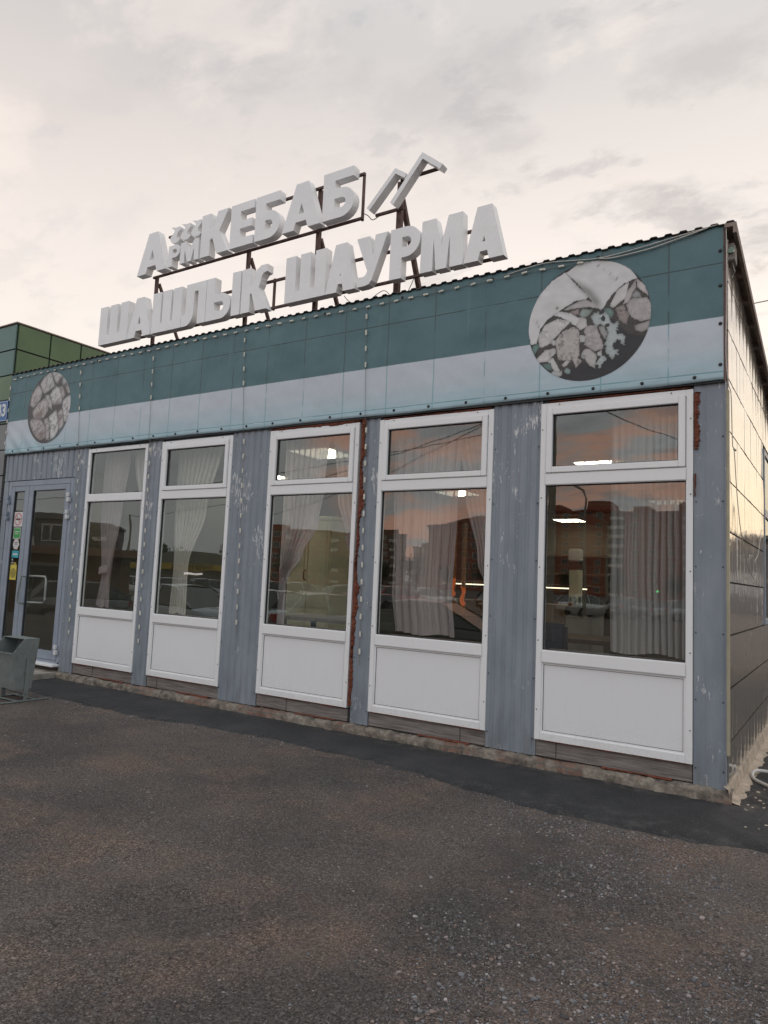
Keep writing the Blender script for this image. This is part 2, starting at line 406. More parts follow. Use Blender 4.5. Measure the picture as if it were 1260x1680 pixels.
def mat_base():
    m, nt = new_mat('crumbling_foundation')
    pos = nt.n('ShaderNodeNewGeometry').outputs['Position']
    n = nt.noise(pos, 11, 6, .7); n2 = nt.noise(pos, 2.3, 4, .6); n3 = nt.noise(pos, 60, 4, .7)
    c = nt.ramp(n, [(.3, (.05, .045, .042)), (.48, (.17, .145, .12)), (.62, (.27, .24, .20)), (.8, (.36, .33, .29))])
    br = nt.n('ShaderNodeTexBrick', Vector=nt.n('ShaderNodeCombineXYZ', X=nt.n('ShaderNodeSeparateXYZ', Vector=pos).outputs[0], Y=nt.n('ShaderNodeSeparateXYZ', Vector=pos).outputs[2]).outputs[0],
              Color1=(.15, .08, .06), Color2=(.22, .13, .10), Mortar=(.10, .09, .08), Scale=4.0, Mortar_Size=.03)
    sel = nt.m('MULTIPLY', nt.step(n2, .50, .60), .8)
    c = nt.mix(sel, c, br.outputs[0])
    c = nt.mix(nt.m('MULTIPLY', nt.step(nt.noise(pos, 5, 4, .6), .62, .72), .45), c, (.20, .07, .04))
    pbsdf(nt, c, .95, 0, nt.m('ADD', n, nt.m('MULTIPLY', n3, .3)), .02)
    return m
M['base'] = mat_base()

def mat_cladding(name, c1, c2, rough, metal=0.0, coat=0.0, bd=.003):
    m, nt = new_mat(name)
    pos = nt.n('ShaderNodeNewGeometry').outputs['Position']
    n = nt.noise(pos, 1.8, 5, .6); n2 = nt.noise(nt.map(pos, (2, 2, 5)), 2.0, 2, .5)
    drip = nt.noise(nt.map(pos, (14, 14, 1)), 1.5, 4, .6)
    c = nt.mix(nt.step(n, .3, .7), c1, c2)
    c = nt.mix(nt.m('MULTIPLY', nt.step(drip, .55, .8), .25), c, tuple(x*.6 for x in c1))
    pbsdf(nt, c, rough, metal, n2, bd, bstr=.5, Coat_Weight=coat, Coat_Roughness=.08)
    return m
M['side'] = mat_cladding('glossy_grey_cassette', (.60, .555, .50), (.68, .63, .57), .14, .8, .5, .006)
M['green'] = mat_cladding('green_composite', (.075, .135, .060), (.105, .17, .078), .38)
M['teal'] = mat_cladding('teal_composite', (.060, .135, .115), (.075, .16, .135), .38)
M['greypanel'] = mat_cladding('grey_composite', (.15, .15, .155), (.19, .185, .185), .4)
M['joint'] = simple('black_joint', (.012, .014, .014), .8)
M['roof'] = simple('dark_roof_sheet', (.055, .045, .042), .7, var=.35, scale=12)
M['soffit'] = simple('brown_soffit', (.24, .185, .16), .8, var=.3, scale=9)
M['letter'] = simple('letter_white', (.84, .84, .85), .42, var=.05, scale=2.5, bump=.0001)

def emit(name, col, st):
    m, nt = new_mat(name)
    e = nt.n('ShaderNodeEmission', Color=col, Strength=st); nt.n('ShaderNodeOutputMaterial', Surface=e.outputs[0]); return m
M['lamp'] = emit('ceiling_lamp_light', (1.0, .93, .74), 8.5)
# ================================================================== THE SETTING
def gz(x, y):
    """ground height: level by the cafe, falling gently to the car park behind the photographer"""
    t = min(1, max(0, (-6.1 - y) / 3.2)); t = t*t*(3-2*t)
    return -.50 * t
def ground_micro(x, y):
    if y > 0.4 or y < -7 or x < -11 or x > 3: return 0
    e = min(1, max(0, (.2 - y) / .8))
    return e*(fbm(x*.9, y*.9) * .010 + fbm(x*7, y*7, 3) * .0035)
xs = [-2500, -900, -300, -120, -60, -30, -18, -13] + list(np.arange(-10.5, 2.6, .06)) + [4, 8, 16, 30, 60, 120, 300, 900, 2500]
ys = [-2500, -900, -400, -200, -100, -60, -40, -30, -22, -16, -13, -12, -11, -10, -9, -8.4, -7.8, -7.2] + list(np.arange(-6.8, .7, .06)) + [1, 2, 4, 8, 14, 30, 60, 120, 300, 900, 2500]
mb = MB(); mb.grid([[(x, y, gz(x, y) + ground_micro(x, y) - (.03 if y > .55 else 0)) for y in ys] for x in xs])
tag(mb.build('ground', M['ground'], recalc=False), kind='structure')

# strip of new asphalt along the wall, ragged outer edge
mb = MB(); P = []
edge = [(-9.2, -.62), (-8.0, -.66), (-6.68, -.80), (-5.1, -.86), (-3.75, -.68), (-2.42, -.72), (-1.30, -.93), (-.85, -1.03), (-.49, -1.02), (0, -.96), (.32, -.90), (.8, -1.0), (2.4, -1.2)]
def edge_y(x):
    for (a, b), (c, d) in zip(edge, edge[1:]):
        if a <= x <= c: return b + (d-b)*(x-a)/(c-a)
    return edge[-1][1]
sx = list(np.arange(-9.2, 2.4, .025))
for x in sx:
    e = edge_y(x) + .055*fbm(x*2.2, 5) + .035*fbm(x*11, 9) + .015*fbm(x*40, 2)
    row = []
    top = .35 if x < .03 else 7.0
    for k in range(15):
        t = k/14; y = e + (min(top, .35)-e)*t
        lift = .016*min(1, t*7) + .003*fbm(x*5, y*5) - (.012 if k == 0 else 0)
        row.append((x, y, ground_micro(x, y) + lift + (.006 if k else -.006)))
    row.append((x, top if x > .03 else .36, .02))
    P.append(row)
mb.grid(P); tag(mb.build('pavement', M['strip'], recalc=False), kind='structure')

# gravel: stones scattered over the yard, thick in the lower right and along the asphalt edge
def stones():
    ico = bmesh.new(); bmesh.ops.create_icosphere(ico, subdivisions=1, radius=1)
    bv = np.array([v.co[:] for v in ico.verts]); bf = np.array([[v.index for v in f.verts] for f in ico.faces]); ico.free()
    pts = []
    def dens(x, y):
        d = .012
        ed = edge_y(max(-9.2, min(2.3, x))) - y              # distance in front of the strip
        if ed < -.10: return .004
        if ed < 0: return .22*(1+ed*10)*max(.1, .6+fbm(x*4, y*4, 2)*2)
        right = 1/(1+math.exp(-(x + .70) * 6))   # right-hand side of the yard
        low = 1/(1+math.exp((y + 3.0 - .55*(x+.3)) * 5)) if x > -1.5 else 0
        d += .9*math.exp(-ed*2.2)*max(0, min(1, (x+1.35)/.7)) + .45*math.exp(-ed*14)
        d += .35*right*min(1, ed*1.5+.2) + .7*low*max(0, min(1, (x+1.3)))
        n = fbm(x*1.6, y*1.6, 4); n2 = fbm(x*5, y*5, 8)
        return d*(max(0.08, .75+1.5*n+.8*n2)) + max(0, n)*.05
    N = 0
    while N < 62000:
        x = rng.uniform(-8.5, 2.2); y = rng.uniform(-5.2, -.55)
        if rng.random() < dens(x, y):
            pts.append((x, y)); N += 1
    pts = np.array(pts); n = len(pts)
    s = np.clip(rng.lognormal(-5.88, .50, n), .0012, .0120)
    V = bv[None]*(1 + rng.uniform(-.3, .3, (n, len(bv), 1)))
    sc = s[:, None]*rng.uniform(.65, 1.45, (n, 3)); sc[:, 2] *= .62
    V = V*sc[:, None, :]*(1+.35*np.sign(np.sin(np.arange(12)*2.1))[None, :, None]*rng.uniform(-1, 1, (n, 1, 1))*.6)
    a = rng.uniform(0, 6.28, n); ca, sa = np.cos(a), np.sin(a)
    X = V[..., 0]*ca[:, None]-V[..., 1]*sa[:, None]; Y = V[..., 0]*sa[:, None]+V[..., 1]*ca[:, None]
    gzv = np.array([ground_micro(*p) + gz(*p) for p in pts]) + s*.12
    V = np.stack([X+pts[:, 0:1], Y+pts[:, 1:2], V[..., 2]+gzv[:, None]], -1).reshape(-1, 3)
    Fc = (bf[None]+(np.arange(n)*len(bv))[:, None, None]).reshape(-1, 3)
    me = D.meshes.new('gravel'); me.vertices.add(len(V)); me.vertices.foreach_set('co', V.ravel())
    me.loops.add(len(Fc)*3); me.loops.foreach_set('vertex_index', Fc.ravel().astype(np.int32))
    me.polygons.add(len(Fc)); me.polygons.foreach_set('loop_start', np.arange(0, len(Fc)*3, 3, dtype=np.int32))
    me.update(calc_edges=True)
    pal = np.array([(.085, .085, .09), (.12, .12, .125), (.06, .06, .065), (.14, .11, .10), (.10, .075, .065), (.15, .13, .125), (.05, .045, .045), (.20, .19, .19)])
    pc = pal[rng.choice(8, n, p=[.22, .18, .20, .09, .10, .09, .10, .02])]*rng.uniform(.7, 1.15, (n, 1))
    colr = np.ones((n, len(bv), 4)); colr[..., :3] = pc[:, None]*1.75
    at_ = me.color_attributes.new('Col', 'FLOAT_COLOR', 'POINT'); at_.data.foreach_set('color', colr.ravel())
    me.materials.append(M['stones'])
    o = D.objects.new('gravel', me); COL.objects.link(o); tag(o, 'loose grey and pinkish gravel scattered over the worn yard', 'gravel', kind='stuff')
stones()

# ================================================================== CAFE BUILDING
CAFE = empty('cafe_building', (-4.5, 2, 0), 'single storey cafe of blue grey sheet with tall white windows under a green fascia', 'building')
ZB, ZT = .10, 2.93

def corrugated(x0, x1, z0, z1, pitch=.115, d=.011, y=0.0, name='wall_panel', base_y=.02):
    prof = []; x = x0; ph = 0
    prof.append((x0, y))
    k = 0; x = x0 + pitch*.30
    while x < x1 - pitch*.35:
        prof += [(x, y), (x+.012, y+d), (x+.030, y+d), (x+.042, y)]; x += pitch
    prof.append((x1, y))
    mb = MB()
    nz = max(2, int((z1-z0)/.08))
    P = [[(px, py + .0015*fbm(px*2, z0+(z1-z0)*j/nz, 7), z0+(z1-z0)*j/nz) for j in range(nz+1)] for px, py in prof]
    mb.grid(P, smooth=False)
    # returned side flanges and back
    mb.add([(x0, y, z0), (x0, y+.09, z0), (x0, y+.09, z1), (x0, y, z1)], [(0, 1, 2, 3)])
    mb.add([(x1, y, z0), (x1, y, z1), (x1, y+.09, z1), (x1, y+.09, z0)], [(0, 1, 2, 3)])
    mb.add([(x0, y+.09, z0), (x1, y+.09, z0), (x1, y+.09, z1), (x0, y+.09, z1)], [(0, 1, 2, 3)])
    mb.add([(x0, y+d, z0), (x1, y+d, z0), (x1, y+.09, z0), (x0, y+.09, z0)], [(0, 1, 2, 3)])
    # fixing screws down both edges
    for s_ in (x0+.015, x1-.015):
        for z in np.arange(z0+.12, z1, .46): mb.box(s_-.0045, s_+.0045, y-.004, y+.002, z, z+.009, 1)
    return mb.build(name, [M['wall'], M['dark']], CAFE)

WINS = [(-7.261, -6.137, False), (-5.891, -4.772, True), (-4.243, -3.130, True), (-2.900, -1.759, True), (-1.344, -.202, True)]
PIL = [(-7.530, -7.263), (-6.135, -5.893), (-4.770, -4.245), (-3.090, -2.902), (-1.757, -1.346), (-.198, .006)]
for i, (a, b) in enumerate(PIL): corrugated(a, b, ZB if i < 5 else .085, ZT, pitch=(.088 if i != 5 else .14), d=(.009 if i != 5 else .004))
corrugated(-9.13, -7.532, 2.535, ZT, pitch=.115, d=.013)
corrugated(-9.13, -9.02, .10, 2.53, pitch=.2, d=.006)

def window(x0, x1, sash):
    zb, zt = .227, 2.869
    fr = MB(); y0, y1 = -.010, .060; e = .0025; s = .047
    fr.box(x0, x0+s, y0, y1, zb, zt, 0, e); fr.box(x1-s, x1, y0, y1, zb, zt, 0, e)
    fr.box(x0+s, x1-s, y0+.001, y1, zt-.047, zt, 0, e)
    fr.box(x0+s-.004, x1-s+.004, y0-.006, y1, 2.205, 2.300, 0, .006)
    fr.box(x0+s-.004, x1-s+.004, y0-.006, y1, .815, .912, 0, .006)
    fr.box(x0+s, x1-s, y0+.001, y1, zb, .285, 0, e)
    for z in (.45, .98, 1.55, 2.1, 2.65):
        for xx in (x0+.016, x1-.016): fr.box(xx-.004, xx+.004, -.013, -.009, z, z+.008, 1)
    for xx in (x0+.15, x1-.15): fr.box(xx-.004, xx+.004, -.013, -.009, zt-.02, zt-.012, 1)
    W = fr.build('window', [M['frame'], M['dark']], CAFE)
    # lower pane with dark gasket
    def pane(a, b, c, d, y):
        g = MB(); t = .007
        g.box(a, a+t, y-.012, y+.01, c, d); g.box(b-t, b, y-.012, y+.01, c, d)
        g.box(a+t, b-t, y-.012, y+.01, c, c+t); g.box(a+t, b-t, y-.012, y+.01, d-t, d)
        g.build('gasket', M['gasket'], W)
        p = MB(); p.add([(a+.004, y, c+.004), (b-.004, y, c+.004), (b-.004, y, d-.004), (a+.004, y, d-.004)], [(0, 1, 2, 3)])
        o = p.build('pane', M['glass'], W)
    pane(x0+s, x1-s, .912, 2.205, .022)
    if sash:
        sa = MB(); a, b, c, d = x0+s+.004, x1-s-.004, 2.303, 2.820; r = .048
        sa.box(a, a+r, -.024, .03, c, d, 0, .004); sa.box(b-r, b, -.024, .03, c, d, 0, .004)
        sa.box(a+r-.002, b-r+.002, -.0235, .03, c, c+r, 0, .004); sa.box(a+r-.002, b-r+.002, -.0235, .03, d-r, d, 0, .004)
        sa.build('sash', M['frame'], W)
        pane(a+r, b-r, c+r, d-r, .010)
    else: pane(x0+s, x1-s, 2.300, 2.822, .022)
    ip = MB(); ip.box(x0+s+.003, x1-s-.003, .006, .04, .288, .812, 0, .003)
    # glazing beads around the infill
    a, b, c, d = x0+s, x1-s, .285, .815; t = .014
    ip.box(a, a+t, .000, .02, c, d, 1); ip.box(b-t, b, .000, .02, c, d, 1); ip.box(a+t, b-t, .0003, .02, c, c+t, 1); ip.box(a+t, b-t, .0003, .02, d-t, d, 1)
    dk = MB()
    for (p, q, r_, s_) in ((a+t, a+t+.003, c+t, d-t), (b-t-.003, b-t, c+t, d-t), (a+t, b-t, c+t, c+t+.003), (a+t, b-t, d-t-.003, d-t)): ip.box(p, q, .0022, .01, r_, s_, 2)
    ip.build('infill_panel', [M['infill'], M['frame'], M['gasket']], W)
    # inner sill board
    si = MB(); si.box(x0+.03, x1-.03, .062, .26, .88, .905); si.build('inner_sill', M['soffit'], W)
    # board below and header above
    bo = MB()
    cut = random.choice([.15, .35, .8]) * (x1-x0)
    bo.box(x0+.002, x0+cut-.003, .008, .05, .105, .224, 0, .003); bo.box(x0+cut, x1-.002, .012, .05, .103, .222, 0, .003)
    bo.build('base_board', M['wood'], CAFE)
for wv in WINS: window(*wv)
hd = MB(); hd.box(-9.13, 0.0, .035, .10, 2.872, 4.00); hd.box(-7.26, -.2, .052, .10, .0, .226)
hd.build('inner_wall', M['wall'], CAFE)

# rusty foam squeezed out beside and above the window frames
def foam(pts, wid, seed, depth=.022, side=1):
    """ragged ribbon along a polyline; pts (x,z)"""
    mb = MB(); n = 0; A = []
    for (a, b) in zip(pts, pts[1:]):
        L = math.hypot(b[0]-a[0], b[1]-a[1]); m = max(2, int(L/.008))
        for i in range(m): A.append((a[0]+(b[0]-a[0])*i/m, a[1]+(b[1]-a[1])*i/m, (b[0]-a[0])/L, (b[1]-a[1])/L))
    P = []; Lr = []
    for i, (x, z, tx, tz) in enumerate(A):
        w1 = wid*(.62+.9*fbm(x*4, z*4, seed)+.32*fbm(x*19, z*19, seed)+.16*fbm(x*70, z*70, seed)); w1 = max(.001, w1)
        w0 = wid*.12
        nx, nz = -tz*side, tx*side; d = depth*(.6+.8*abs(fbm(x*30, z*30, seed+3)))
        P.append([(x-nx*w0, .03, z-nz*w0), (x-nx*w0, -.004-d*.3, z-nz*w0), (x+nx*w1*.4, -.006-d, z+nz*w1*.4), (x+nx*w1, -.011, z+nz*w1), (x+nx*w1, .03, z+nz*w1)])
    mb.grid(P, smooth=False); return mb.build('foam_seal', M['foam'], CAFE)
foam([(-3.096, 2.90), (-3.100, 1.60), (-3.108, 1.56), (-3.112, .24)], .050, 1)
tb = foam([(-3.1, 2.893), (-4.25, 2.885)], .022, 2, .015)
foam([(-3.09, 2.905), (-2.93, 2.905)], .030, 12, .012)
foam([(-.193, 2.84), (-.190, 2.42)], .038, 3)
foam([(-.192, 2.25), (-.192, 2.08)], .010, 4)
foam([(-1.78, 2.885), (-2.88, 2.88)], .014, 5, .01)
foam([(-.22, 2.885), (-1.3, 2.885)], .012, 6, .01)
for (a, b, _) in WINS: foam([(b-.02, .2285), (a+.02, .2285)], .006, a*3, .008); foam([(b-.02-(b-a)*.1, .104), (a+(b-a)*.45, .104)], .010, a*7, .006)

# crumbling foundation edge
def ledge(x0, x1):
    P = []
    for x in np.arange(x0, x1+.001, .02):
        w1 = .052 + .022*fbm(x*1.7, 1) + .014*fbm(x*9, 3) + .008*fbm(x*28, 5)
        h = .088 + .012*fbm(x*3, 8) + .006*fbm(x*16, 2)
        row = []
        for k, (yy, zz) in enumerate(((.08, h+.008), (.0, h+.004), (-w1*.6, h-.004), (-w1*.92, h-.022), (-w1*1.05, h*.5), (-w1*1.12, .012), (-w1*1.4, -.03))):
            j = .006*fbm(x*26, k*3.1, 6); row.append((x, yy-j, zz+j))
        P.append(row)
    MBx = MB(); MBx.grid(P, smooth=False); return MBx.build('foundation', M['base'], CAFE)
ledge(-7.55, .06)
P = []
for y in np.arange(-.06, 7.5, .03):
    wd = max(.03, .055 + .06*abs(fbm(y*1.3, 21)) + .03*fbm(y*7, 2) + .012*fbm(y*22, 5))
    h = .115 + .018*fbm(y*2, 7)
    j_ = .006*fbm(y*30, 3, 1); P.append([(.0, y, h+.015), (.028, y, h), (.034+j_, y, h*.62), (.040-j_, y, .040), (.045+wd*.45, y, .030), (.045+wd*.8, y, .027+.003*fbm(y*9, 4)), (.045+wd, y, .0)])
mb = MB(); mb.grid(P, smooth=False)
M['plaster'] = simple('beige_plaster_patch', (.42, .35, .28), .95, var=.35, scale=10, bump=.004)
mb.build('side_foundation', M['plaster'], CAFE)

# ---- side wall of glossy cassettes
ybw = 2.62
zj = [.13, .395, .757, 1.119, 1.486, 1.84, 2.2, 2.563, 2.93, 3.29, 3.65, 4.02]
def side_x(y): return .022
def cassette(ya, yb, z0, z1, k, j):
    """one panel: two flat fields with a crease between them, folded lips"""
    g = .006; xx = .022; t1, t2 = random.gauss(0, .0022), random.gauss(0, .0022); nu = 9; PP = []
    for a in range(nu):
        row = []; u = a/(nu-1); y = ya+.0012+(yb-ya-.0024)*u
        tt = z1-g if z1 < 4 else min(z1, 4.0-.155*max(0, y))
        for b in range(7):
            v = b/6; cre = .0022*(1-min(1, abs(u-.5)*9))
            bul = .0022*math.sin(2*math.pi*u)**2*math.sin(math.pi*v)*(1+.6*math.sin(k*2.3+j*1.7))
            row.append((xx+bul-cre+t1*(u-.5)+t2*(v-.5), y, z0+g+(tt-z0-g)*v))
        PP.append(row)
    mb = MB(); mb.grid(PP, smooth=True)
    for q in (0, -1): mb.add([p_ for r_ in PP for p_ in (r_[q], (xx-.018, r_[q][1], r_[q][2]))], [(2*i, 2*i+2, 2*i+3, 2*i+1) for i in range(nu-1)])
    for q in (0, -1): mb.add([p_ for c_ in PP[q] for p_ in (c_, (xx-.018, c_[1], c_[2]))], [(2*i, 2*i+2, 2*i+3, 2*i+1) for i in range(6)])
    mb.build('cladding_panel', M['side'], CAFE, recalc=False)
for j, (z0, z1) in enumerate(zip(zj, zj[1:])):
    y = .045; k = 0
    while y < 3.9:
        y1 = y+.475 if y < 2.1 else 2.62 if y < 2.6 else 3.26 if y < 3 else 3.92
        if not (y > 2.5 and z0 > 1.0 and z1 < 2.95): cassette(y, y1, z0, z1, k, j)
        y = y1; k += 1
mb = MB(); mb.box(.0, .022, 3.925, 8, .13, 2.75); mb.build('cladding_panel', M['side'], CAFE)
mb = MB(); mb.box(-.02, .004, .03, 2.62, .05, 3.98); mb.box(-.02, .004, 2.62, 8, .05, 1.12); mb.box(-.02, .004, 2.62, 8, 2.89, 3.98); mb.box(-.02, .004, 3.92, 8, 1.12, 2.89)
mb.build('side_wall_core', M['joint'], CAFE)
mb = MB(); mb.box(.012, .030, -.014, .040, .32, 2.84, 0, .002); mb.box(.007, .012, -.018, .02, .10, 2.9, 1)
mb.build('corner_trim', [M['beige'], M['wall']], CAFE)
# window in the side wall
mb = MB(); a, b, c, d = 2.62, 3.92, 1.12, 2.89; s = .055
mb.box(-.02, .032, a, a+s, c, d, 0, .003); mb.box(-.02, .032, b-s, b, c, d, 0, .003); mb.box(-.02, .031, a+s, b-s, c, c+s, 0, .003); mb.box(-.02, .031, a+s, b-s, d-s, d, 0, .003); mb.box(-.02, .034, a+s, b-s, 2.2, 2.28, 0, .003)
sw = mb.build('window', M['door'], CAFE)
mb = MB(); mb.add([(.02, a+s, c+s), (.02, b-s, c+s), (.02, b-s, d-s), (.02, a+s, d-s)], [(0, 1, 2, 3)]); mb.build('pane', M['glass'], sw)

# ---- roof: trapezoid sheet, its edge showing as small bumps over the banner; falls to the back
def rz(y): return 4.050 - .155*max(0, y)
prof = []; x = -9.15; p = .105
while x < .08:
    prof += [(x, 0), (x+.030, 0), (x+.042, .014), (x+.082, .014), (x+.094, 0)]; x += p
mb = MB()
for (h0, h1) in ((0, 0),):
    P = [[(px, y, rz(y)+hz + .002*fbm(px*3, 1)) for y in (-.046, .3, 3, 8)] for px, hz in prof]
    mb.grid(P, smooth=False)
    P = [[(px, y, rz(y)+hz-.006) for y in (-.046, .3, 3, 8)] for px, hz in prof]; mb.grid(P, smooth=False)
    for (pa, ha), (pb, hb) in zip(prof, prof[1:]): mb.add([(pa, -.046, rz(0)+ha-.006), (pb, -.046, rz(0)+hb-.006), (pb, -.046, rz(0)+hb), (pa, -.046, rz(0)+ha)], [(0, 1, 2, 3)])
mb.build('roof', M['roof'], CAFE)
mb = MB()
V = [(.010, -.03), (.085, -.055)]
for (xa, xb, dz0, dz1) in ((.010, .088, -.035, -.006), (.066, .090, -.085, -.035)):
    mb.add([(xa, -.055, rz(0)+dz0), (xb, -.055, rz(0)+dz0), (xb, -.055, rz(0)+dz1), (xa, -.055, rz(0)+dz1),
            (xa, 8, rz(8)+dz0), (xb, 8, rz(8)+dz0), (xb, 8, rz(8)+dz1), (xa, 8, rz(8)+dz1)],
           [(0, 1, 2, 3), (4, 7, 6, 5), (0, 4, 5, 1), (1, 5, 6, 2), (2, 6, 7, 3), (3, 7, 4, 0)])
y = .1
while y < 7.8:
    mb.box(.012, .064, y, y+.09, rz(y)-.085, rz(y)-.036); y += .42
mb.build('eave', M['soffit'], CAFE)

# ---- door
DR = MB(); y0, y1 = .012, .06
for (a, b, c, d) in ((-9.01, -8.93, .20, 2.525), (-7.60, -7.535, .20, 2.525), (-8.93, -7.60, 2.455, 2.525)): DR.box(a, b, y0-.01, y1, c, d, 0, .003)
DR.box(-8.93, -7.60, .02, .06, .175, .215, 0, .002)
door = DR.build('door', M['door'], CAFE)
def leaf(a, b, st):
    mb = MB(); mb.box(a, a+st[0], 0, .045, .22, 2.452, 0, .003); mb.box(b-st[1], b, 0, .045, .22, 2.452, 0, .003)
    mb.box(a+st[0], b-st[1], .001, .045, 2.385, 2.452, 0, .003); mb.box(a+st[0], b-st[1], .001, .045, .22, .33, 0, .003)
    mb.build('door_leaf', M['door'], door)
    g = MB(); c, d, e_, f_ = a+st[0], b-st[1], .33, 2.385
    for q in ((c, c+.008, e_, f_), (d-.008, d, e_, f_), (c, d, e_, e_+.008), (c, d, f_-.008, f_)): g.box(q[0], q[1], .006, .03, q[2], q[3])
    g.build('gasket', M['gasket'], door)
    p = MB(); p.add([(c, .022, e_), (d, .022, e_), (d, .022, f_), (c, .022, f_)], [(0, 1, 2, 3)]); p.build('pane', M['glass'], door)
leaf(-8.925, -8.515, (.065, .10)); leaf(-8.510, -7.605, (.10, .095))
hm = simple('satin_handle', (.30, .31, .32), .3, .7, var=.05); hw = simple('white_handle', (.62, .63, .64), .4, var=.05)
mb = MB(); mb.tube([(-8.40, -.002, 1.24), (-8.40, -.055, 1.24), (-8.42, -.062, 1.235), (-8.46, -.062, 1.0), (-8.455, -.060, .90), (-8.40, -.05, .89), (-8.40, -.002, .89)], .011); mb.build('handle', M['bingrey'], door)
mb = MB(); mb.tube([(-8.42, .045, 1.25), (-8.40, .10, 1.25), (-8.20, .14, 1.25), (-8.17, .14, 1.20), (-8.17, .14, .95), (-8.20, .14, .90), (-8.40, .10, .90), (-8.42, .045, .90)], .014); mb.build('handle', hw, door)
for z in (2.28, 2.06, .36):
    for xx in (-7.60, -8.98):
        mb = MB(); mb.box(xx-.028, xx+.018, -.034, -.002, z, z+.052, 0, .005); mb.box(xx-.012, xx+.042, -.040, -.004, z-.066, z-.010, 0, .005)
        mb.build('hinge', hw if xx > -8 else M['door'], door)
mb = MB(); mb.box(-8.96, -7.54, -.085, .03, .150, .178, 0, .004); mb.build('threshold', M['frame'], door)
# stickers on the narrow leaf
def disc(mb, cx, cz, r, y, mi, n=28, r0=0):
    for k in range(n):
        a, b = 2*math.pi*k/n, 2*math.pi*(k+1)/n
        q = [(cx+r*math.cos(a), y, cz+r*math.sin(a)), (cx+r*math.cos(b), y, cz+r*math.sin(b)), (cx+r0*math.cos(b), y, cz+r0*math.sin(b)), (cx+r0*math.cos(a), y, cz+r0*math.sin(a))]
        mb.add(q if r0 else q[:2]+[(cx, y, cz)], [(0, 1, 2, 3)] if r0 else [(0, 1, 2)], mi)
def quad(mb, cx, cz, w_, h_, y, mi, rot=0):
    c, s = math.cos(rot), math.sin(rot)
    mb.add([(cx+u*w_/2*c-v*h_/2*s, y, cz+u*w_/2*s+v*h_/2*c) for u, v in ((-1,-1),(1,-1),(1,1),(-1,1))], [(0, 1, 2, 3)], mi)
sw_, sr, sk = simple('sticker_white', (.62, .60, .60), .4), simple('sticker_red', (.50, .05, .07), .4), simple('sticker_black', (.02, .02, .02), .4)
sg, st_, sy_ = simple('sticker_green', (.04, .32, .07), .4), simple('sticker_teal', (.03, .35, .42), .4), simple('sticker_yellow', (.60, .50, .08), .4)
def sticker(label, cx, cz, fn, mats):
    mb = MB(); fn(mb, cx, cz); o = mb.build('sticker', mats, door, recalc=False); tag(o, label)
Y1, Y2, Y3 = .0185, .0180, .0175
def s1(mb, x, z): quad(mb, x, z, .20, .20, Y1, 0); disc(mb, x, z, .085, Y2, 1, r0=.073); quad(mb, x, z, .11, .022, Y2, 2); quad(mb, x, z, .150, .012, Y3, 1, R(-45))
def s2(mb, x, z): quad(mb, x, z, .17, .155, Y1, 0); quad(mb, x, z, .15, .135, Y2, 1); quad(mb, x, z+.02, .10, .012, Y3, 0); quad(mb, x-.015, z-.005, .07, .010, Y3, 0)
def s3(mb, x, z): disc(mb, x, z, .078, Y1, 0, n=6); quad(mb, x, z+.02, .08, .008, Y2, 1); quad(mb, x, z, .07, .006, Y2, 1)
def s4(mb, x, z): quad(mb, x, z, .16, .095, Y1, 0); quad(mb, x, z, .11, .022, Y2, 1)
def s5(mb, x, z): disc(mb, x, z+.025, .028, Y1, 0); quad(mb, x, z-.02, .07, .05, Y1, 0); disc(mb, x, z+.02, .012, Y2, 1); quad(mb, x, z-.022, .045, .012, Y2, 1, .3)
def s6(mb, x, z):
    quad(mb, x, z, .15, .20, Y1, 0); quad(mb, x, z+.115, .10, .035, Y1, 0)
    for r in (.062, .040, .018): disc(mb, x, z-.01, r, Y2, 1, r0=max(.0001, r-.011))
    quad(mb, x, z+.115, .075, .010, Y2, 1)
sticker('white no smoking sticker with red ring', -8.745, 2.005, s1, [sw_, sr, sk])
sticker('green sticker with white border', -8.745, 1.815, s2, [sw_, sg])
sticker('white hexagonal sticker', -8.745, 1.665, s3, [sw_, sk])
sticker('teal rectangular sticker', -8.745, 1.530, s4, [st_, sw_])
sticker('small black and white figure sticker', -8.80, 1.435, s5, [sk, sw_])
sticker('yellow sticker with dark rings', -8.755, 1.285, s6, [sy_, sk])
mb = MB(); mb.box(-9.05, -7.50, -.36, .05, -.05, .088, 0, .012); tag(mb.build('door_step', M['concrete']), 'low grey concrete slab in front of the glass door', 'step')

# interior shell
mi_wall = simple('interior_wall_paint', (.20, .175, .13), .8, var=.06); mi_floor = simple('interior_floor_tile', (.10, .085, .07), .5)
mi_ceil = simple('interior_ceiling', (.24, .225, .20), .9, var=.04)
mb = MB(); mb.box(-9.13, -.03, 10.2, 10.3, .1, 2.9); mb.box(-9.17, -9.13, .1, 10.3, .1, 3.9); mb.box(-.06, -.03, .10, 2.6, .1, 2.9); mb.box(-.06, -.03, 3.95, 10.3, .1, 2.9); mb.box(-.06, -.03, 2.6, 3.95, .1, 1.1)
mb.build('interior_wall', mi_wall, CAFE)
mb = MB(); mb.box(-9.13, -.03, .06, 10.2, .08, .12); mb.build('floor', mi_floor, CAFE)
mb = MB(); mb.box(-9.13, -.03, .10, 10.2, 2.86, 2.90); mb.build('ceiling', mi_ceil, CAFE)
